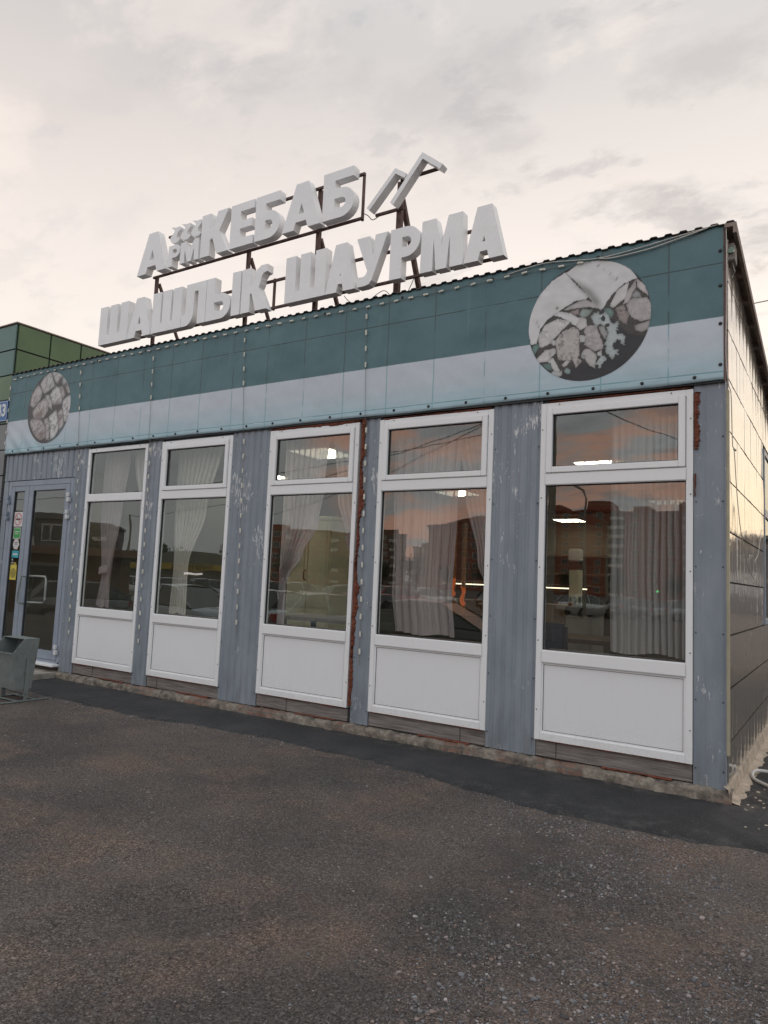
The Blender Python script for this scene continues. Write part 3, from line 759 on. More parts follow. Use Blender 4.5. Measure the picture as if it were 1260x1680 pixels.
# ================================================================== BANNER ON THE FASCIA
def wrink(x, z):
    """out-of-plane position of the cloth"""
    w_ = .006*fbm(x*.8, z*1.2, 3) + .0035*fbm(x*3.2+z*1.5, z*4, 5)
    bot = max(0, (3.2-z)/.3); w_ += .004*bot*math.sin(x*6.5+1.3*math.sin(x*2)) * min(1, bot)
    tp = max(0, (z-3.93)/.12); w_ += .004*tp*fbm(x*9, z*9, 2)
    if x < -8.3: w_ += .006*math.sin((x+z*1.1)*22)*max(0, min(1, (3.3-z)/.3))
    return -.030 + w_
BAN = empty('fascia_banner', (-4.58, -.03, 2.91), 'long teal and pale blue printed banner with two round food pictures along the fascia', 'banner')
def bt(x): return 4.045 - .004*(x > 0)
mb = MB(); nx, nz = 460, 44; P = []
for i in range(nx+1):
    x = -9.150+9.152*i/nx; row = []
    zb_ = 2.912 + .004*math.sin(x*3.1) + .003*fbm(x*6, 4); zt_ = 4.046 + .004*fbm(x*5, 8)
    for j in range(nz+1):
        z = zb_+(zt_-zb_)*j/nz; row.append((x, wrink(x, z), z))
    P.append([(x, row[0][1]+.03, zb_+.004), (x, row[0][1]+.004, zb_-.001)]+row+[(x, .03, zt_)])
mb.grid(P); mb.build('cloth', M['banner'], BAN, recalc=False)
mb = MB(); mb.box(-9.14, .0, -.020, .05, 2.895, 2.914, 0); mb.build('edge_rail', M['dark'], BAN)
mb = MB(); mb.box(.001, .010, -.034, .04, 2.90, 4.03, 0); mb.build('edge_rail', M['steel_rust'], BAN)
x = -8.98
proto = None
scr = [(-8.95+.365*i, 2.945) for i in range(25)] + [(-.02, z) for z in (3.02, 3.32, 3.60, 3.86)] + [(-9.0+.9*i, 4.0) for i in range(10)]
for (x, z) in scr:
    y = wrink(x, z)
    if proto is None:
        mb = MB(); mb.tube([(0, .002, 0), (0, -.004, 0), (0, -.005, 0), (0, -.012, 0)], [.013, .013, .006, .006], 10)
        proto = mb.build('screw', M['dark']); proto.parent = BAN; o = proto
    else: o = proto.copy(); COL.objects.link(o); o.parent = BAN
    o.location = Vector((x, y, z)) - BAN.location

class Paint:
    """a small raster painted in python, later carried by the vertices of the printed disc"""
    def __init__(s, c, z, r, n, bg):
        s.c, s.z, s.r, s.n = c, z, r, n; g = np.linspace(-1, 1, n)
        s.X, s.Z = np.meshgrid(c+r*g, z+r*g, indexing='ij'); s.img = np.ones((n, n, 3))*np.array(bg)
        k = np.arange(n*n).reshape(n, n)
        f = rng.random((n, n)); s.sp = s.blur(f, 1); s.sp2 = s.blur(rng.random((n, n)), 5); s.sp2 = (s.sp2-s.sp2.mean())/s.sp2.std()
    def blur(s, a, k):
        for _ in range(2):
            for ax in (0, 1):
                p = np.pad(a, [(k, k) if i == ax else (0, 0) for i in range(2)], 'edge'); cs = np.cumsum(p, ax)
                cs = np.concatenate([np.zeros_like(np.take(cs, [0], ax)), cs], ax)
                n = a.shape[ax]; w = 2*k+1
                a = (np.take(cs, range(w, w+n), ax)-np.take(cs, range(0, n), ax))/w
        return a
    def mask(s, pts):
        m = np.zeros((s.n, s.n), bool)
        for (x0, z0), (x1, z1) in zip(pts, pts[1:]+pts[:1]):
            if z0 == z1: continue
            c = ((z0 > s.Z) != (z1 > s.Z)) & (s.X < (x1-x0)*(s.Z-z0)/(z1-z0)+x0); m ^= c
        return m.astype(float)
    def poly(s, pts, col, edge=.35, soft=0, speck=.0, k=3, alpha=1, jit=.0035):
        q = []
        for (x0, z0), (x1, z1) in zip(pts, pts[1:]+pts[:1]):
            n = max(1, int(math.hypot(x1-x0, z1-z0)/.006))
            for i in range(n):
                x, z = x0+(x1-x0)*i/n, z0+(z1-z0)*i/n
                q.append((x+jit*fbm(x*60, z*60, 1)*1.6, z+jit*fbm(x*60, z*60, 5)*1.6))
        pts = q
        m = s.mask(pts)
        if soft: m = s.blur(m, soft)
        b = s.blur(m, k); shade = (1-edge)+edge*np.clip((b-.45)/.5, 0, 1)
        c = np.array(col)[None, None]*shade[..., None]*(1+.085*s.sp2[..., None]+.10*(s.sp[..., None]-.5))
        if speck: c = c*(1-speck*np.clip((s.sp2*.5+(s.sp-.5)*5), 0, 1))[..., None]
        s.img = s.img*(1-m[..., None]*alpha)+c*m[..., None]*alpha
    def disc(s, name, parent, rag=0):
        n = s.n; P = []; r = s.r
        mb = MB(); me = D.meshes.new(name); org = ORG[parent.name]
        idx = -np.ones((n, n), int); vs = []; cols = []
        inside = (s.X-s.c)**2+(s.Z-s.z)**2 <= (r*1.0)**2
        for i in range(n):
            for j in range(n):
                x, z = s.X[i, j], s.Z[i, j]; d = math.hypot(x-s.c, z-s.z)
                if d > r*(1+1.6/n*1.2): continue
                if d > r: x, z = s.c+(x-s.c)*r/d, s.z+(z-s.z)*r/d
                idx[i, j] = len(vs); vs.append((x-org.x, wrink(x, z)-.0022-org.y, z-org.z)); cols.append((*np.clip(s.img[i, j], 0, 1), 1))
        fs = []
        for i in range(n-1):
            for j in range(n-1):
                q = (idx[i, j], idx[i+1, j], idx[i+1, j+1], idx[i, j+1])
                q = tuple(int(a) for a in q if a >= 0)
                if len(q) >= 3: fs.append(q)
        me.from_pydata(vs, [], fs); ca = me.color_attributes.new('Col', 'FLOAT_COLOR', 'POINT')
        ca.data.foreach_set('color', np.array(cols).ravel()); me.materials.append(M['print'])
        me.polygons.foreach_set('use_smooth', [True]*len(fs))
        o = D.objects.new(name, me); COL.objects.link(o); o.parent = parent; ORG[o.name] = org; return o
def C6(pts): return [tuple(at(860+x/5.25, 410+y/5.25, 1, -.033)[[0, 2]]) for x, y in pts]
def C7(pts): return [tuple(at(30+x/10.5, 590+y/10.5, 1, -.033)[[0, 2]]) for x, y in pts]
LT = (.63, .63, .64); MD = (.60, .585, .585); DK = (.022, .024, .028); BR = (.055, .050, .050)
p = Paint(-.977, 3.497, .482, 230, (.022, .025, .030))
p.poly(C6([(680,500),(700,420),(780,340),(900,270),(970,235),(1040,330),(1100,430),(1100,640),(1040,745),(900,730),(780,620)]), BR, .5, speck=.5)
p.poly(C6([(110,830),(120,760),(180,640),(300,520),(480,490),(640,520),(700,700),(690,900),(620,960),(440,1000),(300,1080),(200,1045),(110,930)]), BR, .5, speck=.4)
p.sp2 *= .35
p.poly(C6([(360,200),(500,100),(650,90),(800,100),(910,160),(975,235),(860,290),(780,360),(720,430),(680,505),(665,515),(600,470),(555,405),(470,300)]), LT, .12)
p.poly(C6([(350,195),(440,290),(556,400),(540,420),(440,440),(310,520),(200,600),(140,680),(105,810),(60,820),(20,660),(60,500),(140,380),(240,270)]), LT, .12)
p.sp2 /= .35
p.poly(C6([(372,215),(430,262),(560,340),(640,430),(668,505),(600,465),(556,402),(440,292)]), (.07,.062,.06), .0, soft=5, alpha=.95)
for q in ([(270,510),(285,490),(300,500),(280,515)], [(100,640),(112,605),(118,610),(106,645)], [(120,665),(128,640),(133,645),(125,668)], [(780,265),(800,230),(806,238),(788,270)], [(735,215),(745,195),(750,200),(738,220)], [(625,140),(645,120),(650,130),(632,148)], [(680,180),(690,150),(695,155),(685,182)]):
    p.poly(C6(q), (.22,.19,.18), .1, soft=1)
p.poly(C6([(335,515),(430,462),(520,424),(600,455),(675,530),(640,505),(560,490),(450,502),(360,522)]), (.46,.44,.44), .25)
p.poly(C6([(380,540),(470,505),(470,555),(430,558)]), (.34,.29,.28), .4)
p.poly(C6([(470,560),(500,505),(590,515),(560,560),(510,590)]), (.30,.36,.34), .5)
p.poly(C6([(130,832),(118,750),(180,645),(290,592),(405,612),(330,690),(205,820),(150,842)]), MD, .35, speck=.35)
p.poly(C6([(235,560),(300,528),(400,548),(485,592),(440,655),(380,612),(300,575)]), LT, .2)
p.poly(C6([(455,640),(485,575),(535,595),(540,660),(485,692),(445,655)]), (.50,.49,.49), .2)
p.poly(C6([(100,945),(180,865),(265,845),(275,885),(200,965),(120,978)]), MD, .45, speck=.2)
p.poly(C6([(245,775),(275,780),(270,815),(250,830),(232,800)]), LT, .3)
p.poly(C6([(265,785),(330,700),(430,662),(472,690),(476,905),(460,935),(498,955),(445,1018),(420,952),(292,952)]), (.46,.43,.42), .25, speck=.55)
p.poly(C6([(320,990),(370,950),(400,960),(345,1015)]), MD, .4)
p.poly(C6([(510,700),(545,650),(620,650),(685,825),(670,862),(600,872),(520,820),(530,740)]), (.45,.425,.42), .3, speck=.35)
p.poly(C6([(472,740),(495,728),(530,742),(525,790),(485,795)]), (.48,.49,.49), .2)
p.poly(C6([(495,895),(525,850),(560,850),(628,905),(612,1018),(565,1000)]), (.46,.45,.44), .3, speck=.2)
p.poly(C6([(490,900),(530,905),(530,940),(495,935)]), (.40,.42,.42), .4)
p.poly(C6([(640,660),(690,660),(720,720),(700,770),(655,710)]), (.38,.38,.37), .4)
p.poly(C6([(625,885),(670,865),(668,915),(640,915)]), LT, .2)
p.poly(C6([(200,955),(250,930),(308,1040),(272,1062)]), (.52,.52,.52), .15)
p.poly(C6([(205,890),(255,845),(275,865),(220,925)]), (.50,.48,.48), .2)
let = (.43, .485, .485)
p.poly(C6([(580,575),(600,545),(640,525),(660,560),(700,528),(735,560),(725,600),(745,625),(780,630),(800,612),(822,640),(795,670),(815,700),(790,725),(850,720),(860,740),(878,770),(860,812),(842,800),(835,775),(800,778),(765,815),(770,850),(815,862),(805,900),(780,905),(765,945),(740,925),(735,900),(700,890),(703,790),(722,715),(705,665),(660,640),(625,665),(600,640)]), let, .45, k=3, jit=.011, speck=.25)
for q in ([(655,585),(680,560),(700,585),(690,620),(668,610)], [(700,640),(740,630),(735,660),(705,668)], [(640,545),(665,540),(650,560)], [(770,800),(810,790),(812,830),(780,850),(764,830)], [(790,690),(830,700),(800,725)]): p.poly(C6(q), DK, 0, soft=0)
p.poly(C6([(610,990),(650,930),(690,900),(708,960),(680,975),(650,1018),(630,1000)]), let, .45, k=2, jit=.010, speck=.3)
p.poly(C6([(340,1050),(360,1015),(400,1030),(395,1070),(370,1068)]), (.28,.38,.37), .4, k=2)
p.poly(C6([(230,1070),(250,1040),(300,1050),(330,1040),(325,1085),(290,1100),(260,1085)]), (.44,.46,.46), .4, k=2)
p.poly(C6([(70,830),(110,805),(135,830),(110,870),(90,910),(75,890)]), (.14,.24,.22), .4)
p.poly(C6([(150,985),(230,975),(245,1040),(195,1035)]), (.12,.20,.19), .4)
p.poly(C6([(735,480),(800,350),(900,270),(890,360),(870,420),(800,470),(760,500)]), MD, .3)
p.poly(C6([(850,470),(890,360),(960,255),(965,320),(920,400),(905,445)]), (.46,.43,.42), .25)
p.poly(C6([(965,238),(1040,300),(1075,400),(1010,345),(975,320)]), (.46,.43,.43), .2)
p.poly(C6([(925,400),(960,345),(1000,370),(1010,405),(950,412)]), (.36,.37,.37), .4, speck=.4)
p.poly(C6([(880,470),(930,415),(1060,408),(1100,470),(1095,590),(1010,615),(945,592),(895,540)]), (.44,.42,.415), .35, speck=.25)
p.poly(C6([(785,500),(855,470),(905,560),(880,640),(815,600)]), (.30,.265,.255), .4, speck=.6)
p.poly(C6([(945,650),(1030,625),(1085,600),(1075,680),(1010,705),(960,690)]), (.38,.36,.355), .4, speck=.2)
p.poly(C6([(680,505),(730,500),(770,520),(760,590),(720,560)]), (.16,.25,.23), .4)
tag(p.disc('printed_picture', BAN), 'round picture of two halves of a wrap with chicken and lettuce')
p = Paint(-8.188, 3.487, .480, 150, (.075, .068, .068))
L2 = (.55, .54, .54)
for q, c in (([(370,430),(450,300),(570,200),(600,330),(640,440),(560,520),(440,600),(400,500)], (.47,.455,.455)), ([(200,790),(230,600),(340,420),(422,540),(382,680),(260,835)], (.46,.43,.43)),
             ([(570,200),(720,190),(790,270),(700,350),(680,430),(630,380)], (.47,.455,.455)), ([(760,270),(900,380),(930,470),(820,430),(750,440)], (.38,.40,.41)),
             ([(530,620),(640,445),(720,480),(752,640),(742,760),(590,785)], L2), ([(705,460),(765,445),(812,600),(750,700)], (.46,.43,.43)),
             ([(455,620),(520,595),(575,720),(578,885),(500,780)], L2), ([(235,900),(330,760),(460,645),(525,760),(505,900),(430,1012),(270,1035)], (.43,.40,.39)),
             ([(755,700),(850,620),(960,570),(960,830),(880,1060),(790,1090),(750,850)], L2), ([(800,430),(880,440),(930,560),(850,585),(815,500)], (.47,.455,.455)),
             ([(190,1060),(240,1005),(400,1035),(475,1160),(470,1340),(380,1400),(280,1320),(220,1200)], (.41,.38,.375)), ([(425,1030),(500,995),(545,1080),(525,1390),(465,1385),(470,1150)], (.47,.44,.44)),
             ([(515,985),(655,855),(685,1000),(695,1200),(630,1335),(540,1380),(540,1100)], L2), ([(675,905),(765,825),(785,1000),(775,1185),(700,1235)], (.44,.41,.41))):
    p.poly(C7(q), tuple(v*1.12 for v in c), .62, speck=.5, k=4)
    cx_, cy_ = sum(u for u, v in q)/len(q), sum(v for u, v in q)/len(q); an = random.uniform(.6, 1.2)
    for t_ in range(5):
        ox, oy = random.uniform(-60, 60), random.uniform(-80, 80); L_ = random.uniform(25, 70); dx_, dy_ = math.cos(an)*L_, -math.sin(an)*L_
        p.poly(C7([(cx_+ox-dx_, cy_+oy-dy_), (cx_+ox+dx_, cy_+oy+dy_), (cx_+ox+dx_+9, cy_+oy+dy_+10), (cx_+ox-dx_+9, cy_+oy-dy_+10)]), (.16, .13, .125), 0, soft=1, alpha=.75)
for q in ([(270,960),(330,900),(420,930),(400,1010),(290,1020)], [(590,740),(700,700),(730,770),(610,800)], [(320,1290),(420,1230),(450,1320),(380,1370)]): p.poly(C7(q), (.15,.10,.09), 0, soft=3, alpha=.7)
p.poly(C7([(690,1230),(800,1090),(800,1250),(640,1420),(480,1440),(620,1340)]), (.11,.15,.16), .2)
tag(p.disc('printed_picture', BAN), 'round picture of a pile of filled flatbread wraps')

# ================================================================== LED LIGHT STRINGS
LEDP = None
def light_string(pts, label, skip=None, yoff=-.012):
    global LEDP
    pts = [Vector(p_) for p_ in pts]
    t = empty('light_string', pts[-1][:], label, 'light string', 'strings of small white light modules')
    dense = []
    for a, b in zip(pts, pts[1:]):
        n = max(1, int((b-a).length/.05))
        for i in range(n):
            q = a.lerp(b, i/n); dense.append(q + Vector((.003*fbm(q.x*3, q.z*5, 2), -.002, .004*fbm(q.x*4, q.z*2, 7))))
    dense.append(pts[-1])
    mb = MB(); mb.tube(dense, .0022, 5); mb.build('wire', M['wire'], t)
    acc = .08; k = 0
    for a, b in zip(pts, pts[1:]):
        L = (b-a).length
        while acc < L:
            q = a.lerp(b, acc/L); acc += .157
            if skip and skip(q): continue
            if LEDP is None:
                m2 = MB(); m2.box(-.009, .009, -.005, .005, -.026, .026, 0, .004); m2.box(-.004, .004, -.0065, -.004, -.012, .012, 0)
                LEDP = m2.build('light_module', M['white_led']); o = LEDP
            else: o = LEDP.copy(); COL.objects.link(o)
            d = (b-a).normalized()
            o.parent = t; o.location = q + Vector((0, -.004, 0)) - t.location
            o.rotation_euler = (0, math.atan2(d.x, d.z)+random.gauss(0, .05), random.gauss(0, .2))
        acc -= L
    return t
hz = [(-9.12, 3.965), (-8.6, 3.985), (-7.55, 3.985), (-6.8, 3.99), (-6.14, 3.985), (-5.4, 3.995), (-4.66, 3.985), (-3.9, 3.99), (-3.1, 3.975), (-2.3, 3.98), (-1.5, 3.99), (-.95, 3.975)]
light_string([(x, wrink(x, z)-.010, z) for x, z in hz], 'long horizontal string of white light modules along the top of the banner')
sk_ = lambda q: 2.86 < q.z < 3.34
for (xt, xb, lab, zb_) in ((-7.53, -7.35, 'vertical string of light modules between the glass door and the first white window', .50),
                        (-6.13, -6.045, 'vertical string of light modules on the narrow post second from the door', .55),
                        (-4.66, -4.545, 'vertical string of light modules on the wide flaking post in the middle', .75),
                        (-3.09, -3.005, 'vertical string of light modules on the narrow post beside the rusty foam strip', .62)):
    xm = xt+(xb-xt)*.45
    P3 = [(xt, wrink(xt, 3.98)-.010, 3.96), (xt+(xm-xt)*.5, wrink(xt, 3.4)-.010, 3.4), (xm, wrink(xm, 2.95)-.010, 2.93), (xm+.004, -.016, 2.86), (xb, -.014, zb_)]
    light_string(P3, lab, sk_)
light_string([(-9.13, wrink(-9.1, 3.9)-.012, 3.93), (-9.14, wrink(-9.1, 3.2)-.012, 2.98)], 'short vertical string of light modules down the left edge of the banner')

# cables
mb = MB(); 
cz = lambda pts, dy=0: [(x, wrink(x, z)-.012+dy, z) for x, z in pts]
def smoothpts(pts, n=8):
    out = []; P_ = [Vector(p_) for p_ in pts]
    for i in range(len(P_)-1):
        p0, p1, p2, p3 = P_[max(i-1, 0)], P_[i], P_[i+1], P_[min(i+2, len(P_)-1)]
        for k in range(n):
            t = k/n; out.append(.5*((2*p1)+(p2-p0)*t+(2*p0-5*p1+4*p2-p3)*t*t+(3*p1-p0-3*p2+p3)*t**3))
    return out+[P_[-1]]
mb.tube(smoothpts(cz([(-1.65, 4.01), (-1.34, 4.035), (-1.1, 4.01), (-.88, 3.985), (-.6, 4.0), (-.3, 4.03), (-.03, 4.055)])), .0045, 6)
mb.tube(smoothpts(cz([(-.90, 3.985), (-.78, 3.965), (-.52, 3.975), (-.30, 4.008), (-.10, 4.045)], -.004)), .0055, 6)
tag(mb.build('power_cable', M['wirew']), 'two pale cables sagging across the top right of the banner', 'cable')
mb = MB()
mb.tube(smoothpts([(.020, -.045, 4.03), (.024, -.050, 3.5), (.018, -.048, 3.1), (.030, -.02, 2.88), (.042, .02, 2.80), (.040, .10, 2.48), (.045, .16, 2.42), (.040, .36, 2.12), (.042, .60, 1.846), (.045, .97, 1.655), (.05, 1.10, 1.60), (.048, 1.05, 1.72), (.046, 1.35, 1.73)]), .0032, 6)
mb.tube(smoothpts([(.05, 1.10, 1.60), (.055, 1.35, 1.54), (.05, 1.55, 1.60), (.05, 1.48, 1.70), (.045, 1.80, 1.78), (.045, 2.1, 2.02)]), .0032, 6)
mb.tube([(.045, .15, 2.44), (.048, .20, 2.44)], .008, 6)
tag(mb.build('dangling_wire', M['wirew']), 'thin loose wire hanging down the right corner and over the shiny side panels', 'wire')
FL = empty('eave_junction_box', (.04, .1, 3.85), 'small grey box with a round green lens under the right eave', 'junction box')
mb = MB(); mb.box(.022, .066, .03, .17, 3.80, 3.93, 0, .006); mb.build('housing', M['concrete'], FL)
mb = MB(); mb.tube([(.044, .032, 3.87), (.044, .012, 3.87)], .022, 12); mb.build('lens', simple('green_lens', (.18, .30, .24), .3), FL)
mb = MB(); mb.tube([(.045, .08, 3.80), (.06, .10, 3.74), (.04, .10, 3.70)], .004, 6); mb.build('wire', M['wirew'], FL)

# ================================================================== ROOF SIGN
SG = empty('roof_sign', (-4.6, .3, 4.06), 'two rows of white block letters with a mountain mark on a rusty steel rooftop frame', 'sign')
YF, YB = .282, .382
def arc(cx, cz, rx, rz_, a0, a1, n=10): return [(cx+rx*math.cos(R(a0+(a1-a0)*i/n)), cz+rz_*math.sin(R(a0+(a1-a0)*i/n))) for i in range(n+1)]
def g_sh(w, h, s):
    b = .115*h/.52; return [[(0,0),(w,0),(w,h),(w-s,h),(w-s,b),(w/2+s/2,b),(w/2+s/2,h),(w/2-s/2,h),(w/2-s/2,b),(s,b),(s,h),(0,h)]]
def g_a(w, h, s, t=None):
    t = t or s*.55; k = (w/2-t)/h; z1, z2 = .16*h, .33*h
    zz = (w-2*s*1.08)/(2*k); s2 = s*1.08
    return [[(0,0),(s2,0),(s2+k*z1,z1),(w-s2-k*z1,z1),(w-s2,0),(w,0),(w/2+t,h),(w/2-t,h)], [(s2+k*z2,z2),(w-s2-k*z2,z2),(w/2,min(zz,.80*h))]]
def g_l(w, h, s): return [[(0,0),(s*.6,0)]+arc(s*.6, .32*h, s*.95, .32*h, -90, -5, 6)+[(s*1.6,.80*h),(w-s,.80*h),(w-s,0),(w,0),(w,h),(s*.55,h),(s*.50,.34*h),(s*.40,.25*h),(s*.15,.22*h),(0,.22*h)]]
def g_soft(w, h, s):
    H = .60*h; r = H/2; return [[(0,0),(w-r,0)]+arc(w-r, r, r, r, -90, 90, 12)+[(s,H),(s,h),(0,h)], [(s,H*.32),(w-r,H*.32)]+arc(w-r, r, s*.35, r*.36, -90, 90, 8)+[(s,H*.68)]]
def g_i(w, h, s): return [[(0,0),(w,0),(w,h),(0,h)]]
def g_k(w, h, s): return [[(0,0),(s,0),(s,.36*h),(s*1.25,.40*h),(w-s*1.15,0),(w,0),(w*.66,.53*h),(w*.97,h),(w*.97-s*1.15,h),(s*1.35,.64*h),(s,.60*h),(s,h),(0,h)]]
def g_kc(w, h, s): return [[(0,0),(s,0),(s,.40*h),(s*1.15,.42*h),(w-s*1.2,0),(w,0),(w*.66,.52*h)]+[(w*.72,.60*h),(w*.76,.74*h),(w*.84,.82*h),(w*.97,.84*h),(w*.97,h),(w*.74,h),(w*.58,.93*h),(w*.50,.75*h),(w*.44,.66*h),(s,.62*h),(s,h),(0,h)]]
def g_u(w, h, s): return [[(w*.06,0),(w*.30,0),(w*.44,.02*h),(w*.53,.09*h),(w*.60,.22*h),(w,h),(w-s*1.1,h),(w*.545,.58*h),(s*1.15,h),(0,h),(w*.34,.36*h),(w*.38,.30*h),(w*.33,.22*h),(w*.25,.19*h),(w*.06,.20*h)]]
def g_r(w, h, s):
    a = .40*h; r = (h-a)/2; return [[(0,0),(s,0),(s,a),(w-r,a)]+arc(w-r, a+r, r, r, -90, 90, 12)+[(0,h)], [(s,a+.20*h),(w-r,a+.20*h)]+arc(w-r, a+r, r*.34, r*.34, -90, 90, 6)+[(s,h-.20*h)]]
def g_m(w, h, s): return [[(0,0),(s,0),(s*1.06,.60*h),(w/2-s*.42,0),(w/2+s*.42,0),(w-s*1.06,.60*h),(w-s,0),(w,0),(w-.02*h,h),(w-s*1.2,h),(w/2,.46*h),(s*1.2,h),(.02*h,h)]]
def g_e(w, h, s):
    t = .19*h; return [[(0,0),(w,0),(w,t),(s,t),(s,.41*h),(w*.93,.41*h),(w*.93,.59*h),(s,.59*h),(s,h-t),(w,h-t),(w,h),(0,h)]]
def g_b(w, h, s):
    H = .62*h; r = H/2; return [[(0,0),(w-r,0)]+arc(w-r, r, r, r, -90, 90, 14)+[(s,H),(s,h-.20*h),(w*.96,h-.20*h),(w*.96,h),(0,h)], [(s,H*.33),(w-r,H*.33)]+arc(w-r, r, s*.35, r*.34, -90, 90, 8)+[(s,H*.67)]]
def g_fl(w, h, s): return [[(w*.45,0),(w*.75,.02*h),(w*.98,.16*h),(w*.72,.24*h),(w*.60,.36*h),(w*.66,.50*h),(w*.92,.70*h),(w*.85,.92*h),(w*.55,.90*h),(w*.02,h),(w*.34,.80*h),(w*.40,.68*h),(w*.25,.56*h),(w*.04,.42*h),(w*.02,.25*h),(w*.18,.08*h)]]
def letter(fn, x0, x1, z0, z1, s, desc, **k):
    mb = MB(); outline(mb, fn(x1-x0, z1-z0, s, **k), YF, YB, 0, lambda x, z: (x+x0, z+z0))
    o = mb.build('letter', M['letter'], SG); tag(o, desc)
zb, zt = 4.357, 4.876; s = .135
row = 'white block letter of the lower row, '
for fn, a, b, ch in ((g_sh, -7.685, -7.100, 'Ш first'), (g_a, -7.094, -6.640, 'А first'), (g_sh, -6.620, -6.086, 'Ш second'), (g_l, -6.080, -5.662, 'Л'), (g_soft, -5.655, -5.255, 'Ы left half'),
                     (g_i, -5.235, -5.100, 'Ы right half'), (g_kc, -5.082, -4.690, 'К'), (g_sh, -4.425, -3.870, 'Ш third'), (g_a, -3.865, -3.482, 'А second'), (g_u, -3.477, -3.100, 'У'),
                     (g_r, -3.065, -2.722, 'Р'), (g_m, -2.714, -2.255, 'М'), (g_a, -2.245, -1.840, 'А last')):
    letter(fn, a, b, zb, zt, s if fn not in (g_sh,) else .142 if a > -4.5 else .155, row+ch)
row = 'white block letter of the upper row, '
zb, zt = 5.180, 5.708
letter(g_a, -6.985, -6.435, 5.180, 5.712, .155, row+'large А first', t=.085)
letter(g_r, -6.395, -6.185, 5.180, 5.452, .072, row+'small Р')
letter(g_m, -6.180, -5.850, 5.180, 5.446, .078, row+'small М')
for i in range(3): letter(g_fl, -6.385+.190*i, -6.195+.190*i, 5.475, 5.700, .05, ('first', 'second', 'third')[i]+' small white flame mark over the small letters')
for fn, a, b, ch in ((g_k, -5.820, -5.360, 'К'), (g_e, -5.328, -4.960, 'Е'), (g_b, -4.935, -4.560, 'Б first'), (g_a, -4.520, -3.985, 'А second'), (g_b, -3.957, -3.545, 'Б last')):
    letter(fn, a, b, zb, zt, .155, row+ch)
mb = MB()
def stroke(mb, pts, t):
    """mitred open stroke in xz"""
    L_, R_ = [], []
    for i, (x, z) in enumerate(pts):
        a = Vector(pts[max(i-1, 0)]); b = Vector(pts[i]); c = Vector(pts[min(i+1, len(pts)-1)])
        d1 = (b-a).normalized() if i else (c-b).normalized(); d2 = (c-b).normalized() if i < len(pts)-1 else d1
        n1 = Vector((-d1.y, d1.x)); n2 = Vector((-d2.y, d2.x)); m = (n1+n2).normalized(); k = t/2/max(.35, m.dot(n1))
        L_.append(tuple(b+m*k)); R_.append(tuple(b-m*k))
    outline(mb, [L_+R_[::-1]], YF, YB)
stroke(mb, [(-3.362, 5.172), (-3.045, 5.500), (-2.925, 5.415)], .046)
stroke(mb, [(-3.075, 5.160), (-2.735, 5.570), (-2.520, 5.395)], .050)
tag(mb.build('mountain_mark', M['letter'], SG), 'white zigzag mark of two mountain peaks at the right end of the upper row')
# frame
mb = MB(); T = .026
yr = YB+.020
def rail(xa, xb, z): mb.bar((xa, yr, z), (xb, yr, z), T, T)
rail(-6.80, -3.50, 5.17); rail(-6.55, -3.50, 5.66); rail(-3.34, -3.0, 5.155); rail(-3.05, -2.58, 5.46)
rail(-7.55, -1.95, 4.72); rail(-7.55, -1.95, 4.40)
mb.build('cross_rail', M['steel_rust'], SG)
for i, x in enumerate((-6.78, -5.16, -4.12, -3.07)):
    mb = MB(); wv_ = (.036, .038, .044, .054)[i]
    mb.bar((x, yr+.04, 3.98), (x, yr+.04, 5.20 if i in (0, 1) else 5.66 if i == 2 else 5.46), wv_, wv_); mb.build('post', M['steel_rust'], SG)
    mb = MB(); mb.bar((x, yr+.075, 5.30 if i == 3 else 5.12), (x, 1.18, 3.90), wv_*.85, wv_*.85); mb.build('brace', M['steel_rust'], SG)
mb = MB()
for x in (-4.70, -3.52, -6.60): mb.bar((x, yr+.014, 4.38 if x != -3.52 else 5.15), (x, yr+.014, 4.75 if x != -3.52 else 5.68), .024, .024)
mb.build('stay', M['steel_rust'], SG)
mb = MB(); mb.tube(smoothpts([(-3.50, yr, 5.22), (-3.44, yr, 5.18), (-3.38, yr, 5.12), (-3.30, yr, 5.14)]), .005, 5)
mb.tube(smoothpts([(-3.7, yr, 4.36), (-3.6, yr, 4.27), (-3.4, yr, 4.25), (-3.2, yr+.02, 4.33), (-3.05, yr+.02, 4.12)]), .004, 5)
mb.tube(smoothpts([(-4.1, yr, 4.22), (-3.9, yr, 4.16), (-3.75, yr, 4.12)]), .004, 5)
mb.tube(smoothpts([(-3.0, yr, 4.1), (-2.9, yr, 4.28), (-2.85, yr, 4.38)]), .004, 5)
mb.build('wire', M['wire'], SG)

# ================================================================== NEIGHBOUR BUILDING
NB = empty('neighbour_building', (-9.3, 0, 0), 'green panelled building with grey lower panels left of the cafe', 'building')
mb = MB(); mb.box(-17, -9.190, .012, 14, 0, 4.815); mb.build('wall', M['joint'], NB)
zz = [4.815, 4.44, 4.07, 3.705, 3.36, 2.985, 2.62, 2.255, 1.89, 1.525, 1.16, .795, .43, .06]
for i, (zt_, zb_) in enumerate(zip(zz, zz[1:])):
    for k, (xa, xb) in enumerate(((-9.180, -10.3), (-10.3, -11.4))):
        mb = MB(); 
        mb.box(xb+.008, xa-(.012 if k == 0 else .008), -.005+random.gauss(0, .001), .013, zb_+.008, zt_-.008, 0, .003)
        mb.build('cladding_panel', M['teal'] if i in (0, 1) else M['green'] if i < 4 else M['greypanel'], NB)
for i, (zt_, zb_) in enumerate(zip(zz[:4], zz[1:5])):
    for k in range(7):
        ya = .015+.5*k
        mb = MB(); mb.box(-9.191, -9.173+random.gauss(0, .001), ya+.010, .015+.5*(k+1)-.010, zb_+.010, zt_-.010, 0, .003); mb.build('cladding_panel', M['green'], NB)
